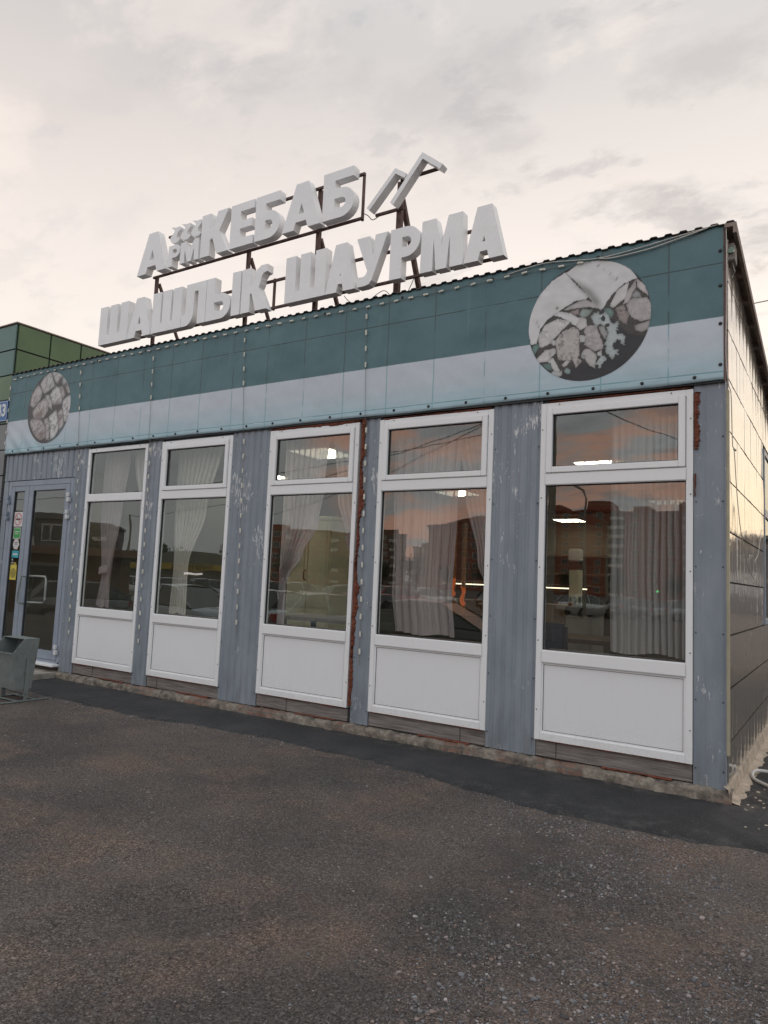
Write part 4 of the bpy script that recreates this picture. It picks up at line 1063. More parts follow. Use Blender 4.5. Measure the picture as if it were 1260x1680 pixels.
mb = MB(); mb.box(-17.0, -9.160, -.022, 14, 4.815, 4.835, 0, .003); mb.build('roof_cap', M['soffit'], NB)
mb = MB(); mb.box(-9.175, -9.135, .0, .06, .05, 2.9); mb.build('gap_shadow_strip', M['joint'], NB)  # black strip standing in for the shadow between the two buildings
FT = D.fonts.new if False else None
def text_mesh(mb, txt, size, cx, y, cz, mi=0, bold=.0, yext=.001, flip=False, align='CENTER', sx=1.0):
    cu = D.curves.new('tmp', 'FONT'); cu.body = txt; cu.size = size; cu.align_x = align; cu.align_y = 'CENTER'; cu.offset = bold; cu.extrude = yext
    ob = D.objects.new('tmp', cu); COL.objects.link(ob); bpy.context.view_layer.update(); me = ob.to_mesh()
    f = -1 if flip else 1
    mb.add([(cx+f*v.co.x*sx, y-f*v.co.z, cz+v.co.y) for v in me.vertices], [tuple(p_.vertices) for p_ in me.polygons], mi)
    ob.to_mesh_clear(); D.objects.remove(ob); D.curves.remove(cu)
HN = empty('house_number_sign', (-9.5, -.06, 3.55), 'blue house number plate with white digits 43 on the green wall', 'sign')
bl = simple('sign_blue', (.03, .13, .34), .4, var=.05); bw = simple('sign_white', (.62, .64, .66), .4, var=.03)
mb = MB(); mb.box(-10.06, -9.195, -.024, -.007, 3.395, 3.695, 0, .004); mb.build('plate', bl, HN)
mb = MB()
for q in ((-10.04, -9.208, 3.405, 3.411), (-10.04, -9.208, 3.679, 3.685), (-9.214, -9.208, 3.411, 3.679)): mb.box(q[0], q[1], -.0255, -.0245, q[2], q[3])
mb.build('border', bw, HN)
mb = MB(); text_mesh(mb, '43', .24, -9.345, -.0255, 3.548, bold=.008); mb.build('number', bw, HN)

# ================================================================== LITTER BIN
BN = empty('litter_bin', (-6.6, -1.1, 0), 'grey steel litter bin tilted open on a flat bar stand', 'litter bin')
mb = MB(); xa, xb, t = -6.80, -6.405, .006
pr = [(-.985, .635), (-1.145, .635), (-1.265, .49), (-1.205, .125), (-1.035, .125)]   # y,z : back top, front top, slope end, bottoms
for x, sgn in ((xa, 1), (xb, -1)):
    v = [(x, y, z) for y, z in pr]+[(x+sgn*t, y, z) for y, z in pr]
    mb.add(v, [(0,1,2,3,4), (9,8,7,6,5)]+[(i, (i+1) % 5, 5+(i+1) % 5, 5+i) for i in range(5)], 0)
def slab(p0, p1, ins, mi=0):
    (y0_, z0_), (y1_, z1_) = p0, p1; d = Vector((y1_-y0_, z1_-z0_)).normalized(); n = Vector((-d.y, d.x))*ins
    mb.add([(xa+t, y0_, z0_), (xb-t, y0_, z0_), (xb-t, y1_, z1_), (xa+t, y1_, z1_), (xa+t, y0_+n.x, z0_+n.y), (xb-t, y0_+n.x, z0_+n.y), (xb-t, y1_+n.x, z1_+n.y), (xa+t, y1_+n.x, z1_+n.y)],
           [(0,1,2,3), (7,6,5,4), (0,4,5,1), (1,5,6,2), (2,6,7,3), (3,7,4,0)], mi)
slab(pr[0], pr[1], .006); slab(pr[2], pr[3], .006); slab(pr[3], pr[4], .006); slab(pr[4], pr[0], .006)
mb.box(xa-.004, xb+.004, -1.272, -1.255, .480, .496, 0, .003)
mb.build('hopper', M['bingrey'], BN)
mb = MB()
for x in (xa-.012, xb+.006):
    mb.box(x, x+.008, -1.115, -1.070, .010, .44, 0, .001); mb.box(x-.014, x+.020, -1.36, -.84, .004, .012, 0, .001)
mb.box(xa-.012, xb+.014, -1.112, -1.082, .070, .076, 0); mb.box(xa-.012, xb+.014, -1.20, -1.17, .012, .018, 0); mb.box(xa-.012, xb+.014, -1.00, -.97, .012, .018, 0)
mb.build('stand', M['bingrey'], BN)

# hose at the right corner
mb = MB(); mb.tube(smoothpts([(.75, 1.25, .035), (.45, 1.00, .035), (.22, 1.02, .045), (.10, .92, .06), (.09, .80, .035), (.17, .66, .030), (.40, .45, .030), (.8, .35, .03)]), .013, 8)
tag(mb.build('hose', simple('white_hose', (.50, .48, .46), .5)), 'white plastic hose looped on the ground past the right corner', 'hose')
# plaster crumbs near corner belong to the gravel look
mb = MB()
for k in range(60):
    x, y = random.gauss(.28, .16), random.gauss(.15, .35); 
    if x < .12: continue
    r = random.uniform(.004, .014); bm = bmesh.new(); bmesh.ops.create_icosphere(bm, subdivisions=1, radius=r)
    for v in bm.verts: v.co = Vector((v.co.x*random.uniform(.7, 1.3)+x, v.co.y*random.uniform(.7, 1.3)+y, v.co.z*.6+.022))
    mb.bm(bm)
tag(mb.build('plaster_crumbs', M['plaster']), 'beige plaster crumbs on the asphalt by the right corner', 'rubble', kind='stuff')

# overhead line to the right
a1 = at(1238, 497.5, 1, 18); a2 = at(1290, 487, 1, 18); d_ = (a2-a1); d_ /= np.linalg.norm(d_)
mb = MB(); mb.tube([tuple(a1-d_*14), tuple(a1+d_*30)], .016, 6); tag(mb.build('overhead_wire', M['wire']), 'thin dark overhead wire in the sky behind the right eave', 'wire')
# ================================================================== CURTAINS AND ROOM
def mat_curtain(name, col, tr):
    m, nt = new_mat(name)
    pos = nt.n('ShaderNodeNewGeometry').outputs['Position']; n = nt.noise(nt.map(pos, (9, 9, .8)), 3, 3)
    c = nt.mix(n, tuple(x*.85 for x in col), col)
    d = nt.n('ShaderNodeBsdfDiffuse', Color=c); t = nt.n('ShaderNodeBsdfTranslucent', Color=c); a = nt.n('ShaderNodeBsdfTransparent')
    mx = nt.n('ShaderNodeMixShader', Fac=.45, i1=d.outputs[0], i2=t.outputs[0])
    m2 = nt.n('ShaderNodeMixShader', Fac=tr, i1=mx.outputs[0], i2=a.outputs[0])
    nt.n('ShaderNodeOutputMaterial', Surface=m2.outputs[0]); return m
M['mauve'] = mat_curtain('mauve_curtain_cloth', (.68, .60, .62), .04)
M['sheer'] = mat_curtain('pale_sheer_cloth', (.82, .79, .76), .15)
M['greycur'] = mat_curtain('grey_curtain_cloth', (.58, .555, .57), .02)

def curtain(keys, y, folds, amp, mat, label, seed=0, tie=None):
    """keys: (z, x_left, x_right) from top to bottom; folds gather where the width shrinks"""
    mb = MB(); nz = 46; nx = folds*9; P = []
    zt_, zb_ = keys[0][0], keys[-1][0]
    w0 = keys[0][2]-keys[0][1]
    for j in range(nz+1):
        z = zt_+(zb_-zt_)*j/nz
        for (za, a, b), (zc, c, d) in zip(keys, keys[1:]):
            if zc <= z <= za: t = (za-z)/(za-zc); t = t*t*(3-2*t) if len(keys) > 2 else t; L_, R_ = a+(c-a)*t, b+(d-b)*t; break
        row = []
        for i in range(nx+1):
            u = i/nx; ph = u*folds*2*math.pi
            am = amp*(.55+.45*math.sin(u*7+seed)+.25*fbm(u*4, z*.8, seed))*(1.0 if j > 2 else .6)
            uu = u+.018*math.sin(ph*2+seed)+.02*fbm(u*3, z*1.3, seed+4)
            row.append((L_+(R_-L_)*min(1, max(0, uu)), y+am*math.sin(ph+.8*fbm(z*.9, seed)), z+(.012*math.sin(u*9+seed) if j == nz else 0)))
        P.append(row)
    mb.grid(P); C_ = mb.build('curtain', mat, recalc=False); tag(C_, label, 'curtain', 'curtains behind the cafe windows')
    if tie:
        m2 = MB(); z, a, b = tie; m2.grid([[(a+(b-a)*u, y-.05-.02*math.sin(math.pi*u), z+dz_+.03*u) for u in (0, .25, .5, .75, 1)] for dz_ in (-.045, 0, .045)]); m2.build('tie_band', mat, C_)
    return C_
# window 1
curtain([(2.84, -7.22, -6.72), (2.1, -7.22, -6.80), (1.42, -7.10, -6.93), (1.30, -7.08, -6.95), (.92, -7.16, -6.93)], .20, 7, .030, M['mauve'], 'mauve curtain tied back at the left of the first window from the door', 1, (1.36, -7.10, -6.93))
curtain([(2.84, -6.62, -6.17), (2.0, -6.46, -6.17), (1.2, -6.32, -6.16), (.92, -6.30, -6.16)], .20, 6, .028, M['sheer'], 'pale sheer curtain drawn to the right of the first window from the door', 2)
# window 2
curtain([(2.84, -5.84, -5.12), (2.1, -5.84, -5.32), (1.45, -5.80, -5.56), (.92, -5.82, -5.55)], .20, 9, .032, M['sheer'], 'pale curtain falling to the left in the second window from the door', 3)
curtain([(2.84, -5.06, -4.80), (2.1, -4.98, -4.80), (1.5, -4.88, -4.80), (.92, -4.88, -4.80)], .20, 4, .028, M['sheer'], 'narrow pale curtain at the right edge of the second window from the door', 4)
# window 3
curtain([(2.84, -4.20, -3.62), (2.3, -4.20, -3.66), (1.95, -4.20, -3.72), (1.60, -4.20, -3.90), (1.40, -4.20, -4.06), (1.32, -4.20, -4.10), (.90, -4.20, -4.10)], .20, 8, .032, M['mauve'], 'mauve curtain swept left beside the cream cupboard', 5)
curtain([(2.84, -3.58, -3.16), (2.2, -3.50, -3.16), (1.8, -3.38, -3.16), (1.45, -3.23, -3.15), (.90, -3.20, -3.14)], .20, 6, .028, M['mauve'], 'mauve curtain swept right beside the rusty foam seam', 6)
# window 4
curtain([(2.84, -2.86, -2.14), (2.0, -2.85, -2.18), (1.3, -2.82, -2.20), (.93, -2.78, -2.17)], .20, 8, .036, M['mauve'], 'full mauve curtain hanging straight on the left of the fourth window from the door', 7)
curtain([(2.84, -2.26, -1.80), (2.2, -2.12, -1.80), (1.6, -1.98, -1.80), (1.3, -1.86, -1.80), (.93, -1.84, -1.80)], .22, 7, .028, M['mauve'], 'mauve curtain drawn diagonally to the right of the fourth window from the door', 8)
# window 5
curtain([(2.84, -.84, -.22), (1.6, -.84, -.22), (.93, -.83, -.22)], .20, 12, .038, M['greycur'], 'grey curtain hanging straight in the right half of the largest nearest window', 9)

louv = simple('lamp_louvre', (.50, .50, .50), .4)
for x, y, wh in ((-1.60, 2.70, 'seen low in the top pane of the nearest window'), (-4.45, 4.65, 'seen through the fourth window from the door'), (-7.35, 4.9, 'high in the lower pane of the foam seam window'), (-4.17, 9.3, 'deepest in the room, seen through the nearest window'), (-4.33, .98, 'closest to the top pane of the foam seam window'), (-8.6, 2.3, 'nearest the glass door'), (-1.6, 6.4, 'by the right wall deep in the room'), (-6.35, 2.2, 'behind the two left windows')):
    t = empty('ceiling_light', (x, y, 2.84), 'square lit ceiling lamp '+wh, 'ceiling light', 'ceiling lights inside the cafe')
    mb = MB(); mb.box(x-.29, x+.29, y-.29, y+.29, 2.815, 2.858, 0)
    mb.build('housing', louv, t)
    mb = MB()
    for k in range(4): mb.box(x-.26+k*.135, x-.26+k*.135+.105, y-.27, y+.27, 2.806, 2.814)
    mb.build('tube', M['lamp'], t)
cream = simple('cream_cupboard_paint', (.74, .71, .52), .5, var=.05); dkw = simple('dark_table_wood', (.16, .10, .06), .35, var=.3, scale=12)
cb = empty('cupboard', (-5.6, 2.6, .12), 'tall cream two door cupboard seen through the window with the foam seam', 'cupboard')
mb = MB(); mb.box(-6.05, -5.28, 2.5, 2.95, .12, 2.20, 0, .006); mb.box(-6.08, -5.25, 2.47, 2.95, 2.20, 2.25, 0, .006); mb.build('cabinet', cream, cb)
for a, b in ((-6.03, -5.675), (-5.655, -5.30)):
    mb = MB(); mb.box(a, b, 2.478, 2.499, .98, 2.17, 0, .004); mb.box(a+.05, b-.05, 2.470, 2.479, 1.05, 2.10, 0, .003); mb.build('door', cream, cb)
    mb = MB(); mb.box(a, b, 2.478, 2.499, .18, .94, 0, .004); mb.build('drawer', cream, cb)
mb = MB(); mb.tube([(-5.70, 2.478, 1.35), (-5.70, 2.44, 1.37), (-5.70, 2.44, 1.47), (-5.70, 2.478, 1.49)], .008); mb.build('handle', M['dark'], cb)
def table(x0, x1, y0, y1, label):
    t = empty('table', ((x0+x1)/2, (y0+y1)/2, .12), label, 'table')
    mb = MB(); mb.box(x0, x1, y0, y1, .89, .93, 0, .006); mb.build('tabletop', dkw, t)
    for x in (x0+.05, x1-.10):
        for y in (y0+.04, y1-.09): mb = MB(); mb.box(x, x+.05, y, y+.05, .12, .89); mb.build('leg', M['dark'], t)
table(-1.85, -1.02, 1.2, 2.0, 'dark wooden table behind the nearest largest window')
SO = empty('sofa', (-2.9, 1.0, .12), 'dark olive sofa seen low in the fourth window from the door', 'sofa')
ol = simple('olive_upholstery', (.050, .052, .034), .7, var=.1); zt_ = float(at(786, 1011, 1, .95)[2])
mb = MB(); mb.box(-3.55, -2.05, .92, 1.08, .40, zt_, 0, .03); mb.build('backrest', ol, SO)
mb = MB(); mb.box(-3.55, -2.05, 1.08, 1.65, .30, .55, 0, .03); mb.build('seat', ol, SO)
mb = MB(); mb.box(-3.50, -2.10, .95, 1.60, .12, .30); mb.build('base', M['dark'], SO)
orw = simple('orange_varnished_wood', (.42, .20, .07), .4, var=.2); fle = emit('flame_lamp_light', (1, .22, .06), .30)
for px_, py_, wh in ((746, 962, 'left'), (762, 978, 'right')):
    q = at(px_, 915, 1, 3.1); f_ = at(px_-3, py_, 1, 3.0)
    t = empty('wooden_post', (float(q[0]), 3.1, .12), wh+' of two orange wooden posts inside the fourth window', 'post')
    mb = MB(); mb.box(q[0]-.02, q[0]+.02, 3.08, 3.12, .12, 2.2); mb.build('shaft', orw, t)
    mb = MB(); outline(mb, [[(a_*.085+.04, b_*.26) for a_, b_ in g_fl(1, 1, .1)[0]]], 2.995, 3.01, 0, lambda x, z: (x+float(f_[0])-.08, z+float(f_[2])-.13)); mb.build('flame_lamp', fle, t)
table(-5.0, -3.9, 1.1, 1.8, 'dark wooden table in front of the cream cupboard')
SF = empty('armchair', (-1.75, 1.0, .12), 'dark blue padded seat beside the table behind the nearest window', 'seat')
blue = simple('blue_leatherette', (.025, .045, .085), .4)
mb = MB(); mb.box(-2.00, -1.40, .45, .90, .50, .66, 0, .03); mb.build('seat', blue, SF)
mb = MB(); mb.box(-2.00, -1.40, .86, .96, .55, 1.08, 0, .03); mb.build('backrest', blue, SF)
for x in (-1.95, -1.50): mb = MB(); mb.box(x, x+.05, .48, .92, .12, .50); mb.build('leg', M['dark'], SF)
CT = empty('serving_counter', (-3.0, 3.6, .12), 'serving counter with a lit glass top in the cafe room', 'counter')
mb = MB(); mb.box(-4.1, -1.95, 3.4, 4.0, .12, 1.18, 0, .01); mb.build('body', simple('counter_panel', (.26, .20, .14), .5), CT)
mb = MB(); mb.box(-4.1, -1.95, 3.42, 3.98, 1.42, 1.44); mb.build('glass_top', M['glass'], CT)
mb = MB(); mb.box(-4.05, -2.0, 3.41, 3.45, 1.385, 1.40); mb.build('light_strip', emit('counter_strip_light', (1, .85, .6), 2.2), CT)
PL = empty('partition', (-1.9, 4.4, .12), 'pale yellow column with a white dispenser on it inside the cafe', 'column')
mb = MB(); mb.box(-2.10, -1.98, 3.05, 3.2, .12, 1.62, 0, .005); mb.build('column', cream, PL)
mb = MB(); mb.box(-2.10, -1.95, 3.0, 3.12, 1.72, 1.87, 0, .015); mb.build('dispenser', simple('dispenser_white', (.7, .68, .62), .4), PL)
FR = empty('fridge', (-1.62, 2.6, .12), 'low white chest with dark bottle crate on top inside the cafe', 'fridge')
mb = MB(); mb.box(-1.95, -1.66, 2.5, 3.0, .12, 1.09, 0, .01); mb.build('cabinet', simple('appliance_white', (.55, .53, .48), .4), FR)
CR = empty('bottle_crate', (-1.7, 2.7, 1.09), 'crate of dark green bottles on the low white chest', 'crate')
mb = MB(); mb.box(-1.97, -1.62, 2.52, 2.9, 1.095, 1.19, 0, .01); mb.build('crate', M['bindark'], CR)
gb = simple('bottle_green', (.02, .06, .025), .15)
for i in range(6):
    for j in range(2):
        x, y = -1.93+i*.055, 2.6+j*.15; mb = MB(); mb.tube([(x, y, 1.10), (x, y, 1.20), (x, y, 1.23), (x, y, 1.30)], [.026, .026, .012, .011], 8); mb.build('bottle', gb, CR)
DV = empty('wall_shelves', (-4.5, 9.9, .12), 'dark shelves with pale bottles on the far wall of the cafe', 'shelf')
mb = MB()
for z in (.9, 1.3, 1.7, 2.1): mb.box(-6.5, -2.0, 9.85, 10.15, z, z+.03)
mb.build('shelf', dkw, DV)
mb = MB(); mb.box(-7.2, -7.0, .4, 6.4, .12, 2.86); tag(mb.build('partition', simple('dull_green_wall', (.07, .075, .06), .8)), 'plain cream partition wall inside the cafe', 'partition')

# ================================================================== WHAT THE WINDOWS MIRROR: the far side of the car park
MC = (CAMP[0], -CAMP[1])                       # where the camera stands in the mirror of the facade
def polar(az, dist, z=None):
    x, y = MC[0]+dist*math.sin(R(az)), MC[1]+dist*math.cos(R(az)); return x, y
def far(name, az, dist, label, cat, group=None, turn=0):
    x, y = polar(az, dist); g = gz(x, y)
    o = D.objects.new(name, None); COL.objects.link(o); o.location = (x, y, g)
    o.rotation_euler = (0, 0, -R(az) + R(turn)); ORG[o.name] = Vector((0, 0, 0)); return tag(o, label, cat, group)
def brick(name, c1, c2):
    m, nt = new_mat(name); pos = nt.n('ShaderNodeTexCoord').outputs['Object']
    z = nt.n('ShaderNodeSeparateXYZ', Vector=pos).outputs[2]
    n = nt.noise(pos, .5, 5); band = nt.step(nt.m('FRACT', nt.m('DIVIDE', z, 2.8)), .86, .90)
    c = nt.mix(n, c1, c2); c = nt.mix(nt.m('MULTIPLY', band, .5), c, (.40, .34, .29)); pbsdf(nt, c, .9); return m
BR1 = brick('red_brick_wall', (.22, .065, .042), (.32, .105, .07)); BR2 = brick('brown_brick_wall', (.17, .10, .075), (.25, .15, .11)); BR3 = brick('grey_block_wall', (.13, .125, .13), (.20, .19, .19))
wg = simple('far_window_glass', (.05, .06, .07), .1); wf = simple('far_window_frame', (.55, .54, .52), .5)
def block(az, dist, w_, h, dep, floors, bays, mat, label, tops=(), turn=0):
    """local frame: the street front lies at y=0 facing +y (towards the cafe)"""
    b = far('apartment_block', az, dist, label, 'building', None, turn)
    # mirror view: local -y direction points away from the cafe
    mb = MB(); mb.box(-w_/2, w_/2, 0, dep, 0, h); mb.box(-w_/2-.3, w_/2+.3, -.3, dep+.3, h, h+.5)
    mb.build('wall', mat, b)
    for (u, tw, th) in tops: mb = MB(); mb.box(u*w_-tw/2, u*w_+tw/2, 1.5, dep-1.5, h+.5, h+th); mb.build('roof_house', mat, b)
    fh = h/floors; bw_ = w_/bays
    win = bal = None
    for f in range(floors):
        for k in range(bays):
            x = -w_/2+(k+.5)*bw_; z = f*fh+fh*.35
            if k % 4 == 1:
                if bal is None:
                    m2 = MB(); m2.box(-bw_*.40, bw_*.40, -1.0, 0, -.55, .35); m2.box(-bw_*.38, bw_*.38, -.9, 0, .35, 1.6, 1); bal = m2.build('balcony', [wf, wg]); o = bal; ORG[o.name] = Vector()
                else: o = bal.copy(); COL.objects.link(o)
            else:
                if win is None:
                    m2 = MB(); m2.box(-.85, .85, -.08, .02, 0, 1.5, 0); m2.box(-.72, -.05, -.10, -.08, .12, 1.38, 1); m2.box(.05, .72, -.10, -.08, .12, 1.38, 1); win = m2.build('window', [wf, wg]); o = win
                else: o = win.copy(); COL.objects.link(o)
            o.parent = b; o.location = (x, 0, z)
    return b
block(-165.2, 205, 52, 23.0, 14, 9, 11, BR1, 'long red brick nine storey apartment block opposite the nearest window', [(-.35, 5, 2.6), (-.12, 4, 2.2), (.1, 6, 3.0), (.36, 5, 2.2)], 12)
block(-155.3, 170, 13, 16.2, 22, 7, 5, BR1, 'red brick apartment wing with white balconies right of the long block', [(0, 4, 1.8)], -25)
block(-150.7, 330, 14, 17.5, 12, 6, 5, BR2, 'narrow distant brown apartment tower between two larger blocks', [(.1, 4, 2.2)])
block(-147.0, 230, 16, 16.5, 12, 6, 6, BR2, 'brown brick apartment block with a stepped roof', [(-.2, 5, 2.0)])
block(-140.5, 200, 28, 14.4, 12, 5, 9, BR1, 'five storey red brick block opposite the foam seam window', [(.2, 5, 1.6)])
block(-124.6, 150, 12, 9.4, 10, 3, 5, BR3, 'dark grey three storey block opposite the first window', [(-.2, 4, 1.2)], 8)
block(-119.5, 70, 9, 6.0, 8, 2, 4, BR3, 'dark grey two storey house opposite the glass door', [])
# low market hall with a yellow sign band and an arched roof
mk = far('market_hall', -132.4, 88, 'low market hall with arched roof and yellow lettered band', 'building')
mb = MB(); mb.box(-9, 9, 0, 12, -.2, 2.2); mb.build('wall', BR3, mk)
mb = MB(); A_ = arc(0, 2.6, 6.0, 1.7, 0, 180, 18); mb.grid([[(x, y, z) for y in (-.3, 12)] for x, z in A_]); mb.grid([[(x, -.3, z), (x, -.3, 2.55)] for x, z in A_]); mb.build('arched_roof', simple('arch_roof_sheet', (.16, .17, .16), .6), mk)
mb = MB(); mb.box(-9.2, 9.2, -.55, -.1, 2.05, 2.75); mb.build('sign_band', simple('yellow_band', (.50, .36, .05), .6), mk)
mb = MB(); text_mesh(mb, 'ЗЕМЛЯ РЕКОРД', .62, 0, -.56, 2.40, bold=.02, yext=.01); mb.build('band_lettering', M['dark'], mk)
mb = MB(); mb.box(-1.1, 1.3, -.5, -.4, 1.55, 1.80); mb.build('lit_sign', emit('small_lit_sign', (1, .9, .85), 2.5), mk)
# kiosk with awning opposite the door
ks = far('kiosk', -121.0, 27, 'small kiosk with a flat awning and a shop window opposite the door', 'building')
mb = MB(); mb.box(-3.2, 3.2, 0, 3, 0, 2.2, 0); mb.box(-3.4, 3.4, -.9, 3.2, 2.2, 2.45, 0); mb.build('wall', BR2, ks)
mb = MB(); mb.box(-1.3, .2, -.06, .02, .9, 1.9, 0); mb.box(-1.2, .1, -.09, -.06, 1.0, 1.8, 1); mb.build('window', [wf, wg], ks)
# lit pharmacy cross
pc = far('pharmacy_cross_sign', -168.1, 85, 'small lit green cross sign on a post far across the car park', 'sign')
mb = MB(); mb.box(-.16, .16, -.05, .05, 2.07, 2.17); mb.box(-.05, .05, -.05, .05, 1.96, 2.28); mb.build('cross', emit('green_cross_light', (.1, 1, .25), 3.0), pc)
mb = MB(); mb.tube([(0, .1, 0), (0, .1, 1.9)], .05); mb.build('post', M['dark'], pc)

# cars
def paint(name, c): return simple(name, c, .22, .3, var=.02, spec=.6, Coat_Weight=.8)
cg = simple('car_window_glass', (.02, .024, .028), .05, spec=.8, bump=0); tyre = simple('tyre_rubber', (.02, .02, .02), .9); rim = simple('wheel_rim', (.40, .40, .42), .3, .7)
tl = simple('tail_light_red', (.40, .02, .03), .2); hl = emit('headlamp_on', (1, .86, .66), 4); hoff = simple('headlamp_glass', (.6, .6, .62), .1)
def car(name, loc, rot, pmat, label, on=False, hatch=True):
    t = D.objects.new(name, None); COL.objects.link(t); t.location = loc; t.rotation_euler = (0, 0, rot); ORG[t.name] = Vector(); tag(t, label, 'car', 'cars parked across from the cafe')
    # stations along x (rear -2.1 ... front 2.1): bottom, shoulder z, half width
    st = [(-2.12, .42, .78, .62), (-2.05, .30, .92, .76), (-1.7, .24, .97, .84), (-1.0, .22, .96, .86), (0, .22, .93, .86), (.9, .22, .90, .85), (1.5, .24, .84, .82), (1.9, .28, .74, .74), (2.08, .36, .60, .60)]
    mb = MB(); P = []
    for x, zb_, zs_, hw_ in st:
        P.append([(x, -hw_*.90, zb_), (x, -hw_, zb_+.18), (x, -hw_, (zb_+zs_)/2+.05), (x, -hw_*.96, zs_-.05), (x, -hw_*.80, zs_), (x, 0, zs_+.03), (x, hw_*.80, zs_), (x, hw_*.96, zs_-.05), (x, hw_, (zb_+zs_)/2+.05), (x, hw_, zb_+.18), (x, hw_*.90, zb_)])
    mb.grid(P); mb.add(P[0], [tuple(range(11))]); mb.add(P[-1], [tuple(range(11))[::-1]]); mb.build('body', pmat, t)
    gh = [(-1.95 if hatch else -1.65, .93, .93, .76, .70), (-1.50 if hatch else -1.10, .93, 1.40, .78, .60), (-.6, .93, 1.45, .79, .60), (.15, .92, 1.42, .79, .59), (.65, .91, 1.15, .78, .66), (1.15, .88, .89, .76, .74)]
    mb = MB(); P = [[(x, -a, zl), (x, -b, zu), (x, b, zu), (x, a, zl)] for x, zl, zu, a, b in gh]; mb.grid(P, smooth=False); mb.build('windows', cg, t)
    mb = MB(); P = [[(x, -b-.01, zu-.03), (x, -b+.06, zu+.012), (x, 0, zu+.035), (x, b-.06, zu+.012), (x, b+.01, zu-.03)] for x, zl, zu, a, b in gh[1:4]]; mb.grid(P)
    for s_ in (-1, 1):
        for (i, j, wd_) in ((0, 1, .16), (3, 5, .05)):
            A = Vector((gh[i][0], s_*(gh[i][3]+.01), gh[i][1] if i == 0 else gh[i][1])); 
            q0 = Vector((gh[0][0], s_*(gh[0][4]+.03), gh[0][2])) if i == 0 else Vector((gh[3][0], s_*(gh[3][4]+.01), gh[3][2])); q1 = Vector((gh[1][0], s_*(gh[1][4]+.01), gh[1][2])) if i == 0 else Vector((gh[5][0], s_*(gh[5][4]+.01), gh[5][2]))
            mb.bar(q0, q1, wd_, .03)
        mb.bar((-.45, s_*.80, .92), (-.5, s_*.61, 1.44), .05, .03)
    mb.build('roof', pmat, t)
    for x in (-1.3, 1.32):
        for s_ in (-1, 1):
            mb = MB(); mb.tube([(x, s_*.72, .31), (x, s_*.88, .31)], .31, 18); w_ = mb.build('wheel', tyre, t)
            mb = MB(); mb.tube([(x, s_*.86, .31), (x, s_*.895, .31)], .19, 12); mb.build('rim', rim, w_)
    for s_ in (-1, 1):
        mb = MB(); mb.box(-2.12, -1.98, s_*.60-.14, s_*.60+.14, .70, .90, 0, .02); mb.build('tail_light', tl, t)
        mb = MB(); mb.box(1.88, 2.08, s_*.56-.12, s_*.56+.12, .56, .70, 0, .02); mb.build('headlight', hl if on else hoff, t)
    mb = MB(); mb.box(-2.15, -2.11, -.24, .24, .52, .62); mb.build('number_plate', wf, t)
sil = paint('silver_car_paint', (.32, .36, .38)); wht = paint('white_car_paint', (.60, .60, .58)); drk = paint('dark_car_paint', (.035, .037, .045)); rd = paint('red_car_paint', (.28, .03, .03)); gry = paint('grey_car_paint', (.14, .15, .16))
cp = lambda az, dist: (*polar(az, dist), gz(*polar(az, dist)))
car('parked_car', cp(-132.3, 21), R(10), sil, 'silver hatchback mirrored side-on in the second window from the door')
car('parked_car', cp(-139.3, 21), R(-68), wht, 'white car mirrored tail-on at the left of the foam seam window')
car('parked_car', cp(-142.8, 20.5), R(-72), sil, 'pale car mirrored tail-on beside the white one', hatch=False)
car('parked_car', cp(-152.0, 17), R(-8), drk, 'dark saloon mirrored side-on in the fourth window from the door', hatch=False)
car('parked_car', cp(-147.0, 23), R(-70), rd, 'red car mirrored tail-on in the fourth window from the door')
car('parked_car', cp(-125.5, 25), R(-60), gry, 'grey car mirrored in the first window from the door')
lot = [(-128.5, 48, wht, 0), (-131.5, 46, gry, 0), (-134, 49, sil, 0), (-136.5, 45, drk, 1), (-139, 48, rd, 0), (-141, 50, wht, 0), (-144.5, 47, sil, 0), (-146.5, 52, gry, 1), (-148.6, 49, rd, 0), (-151, 52, wht, 0), (-157, 50, drk, 0), (-160, 52, sil, 0), (-163, 50, wht, 0), (-166.5, 52, gry, 0), (-169.5, 50, sil, 0)]
cn = {id(wht): 'white', id(gry): 'grey', id(sil): 'silver', id(drk): 'dark', id(rd): 'red'}
for i, (az, ds, pm, on) in enumerate(lot):
    nb = ['the market hall', 'the distant red block', 'the long red brick block'][0 if az > -138 else 1 if az > -152 else 2]
    car('parked_car', cp(az, ds), R(-65 if not on else 125)+random.uniform(-.1, .1), pm, ('leftmost', 'second', 'third', 'fourth', 'fifth', 'sixth', 'seventh', 'eighth', 'ninth', 'tenth', 'eleventh', 'twelfth', 'thirteenth', 'fourteenth', 'rightmost')[i]+f" car of the far row, {cn[id(pm)]}{' with headlights on' if on else ''}", bool(on))

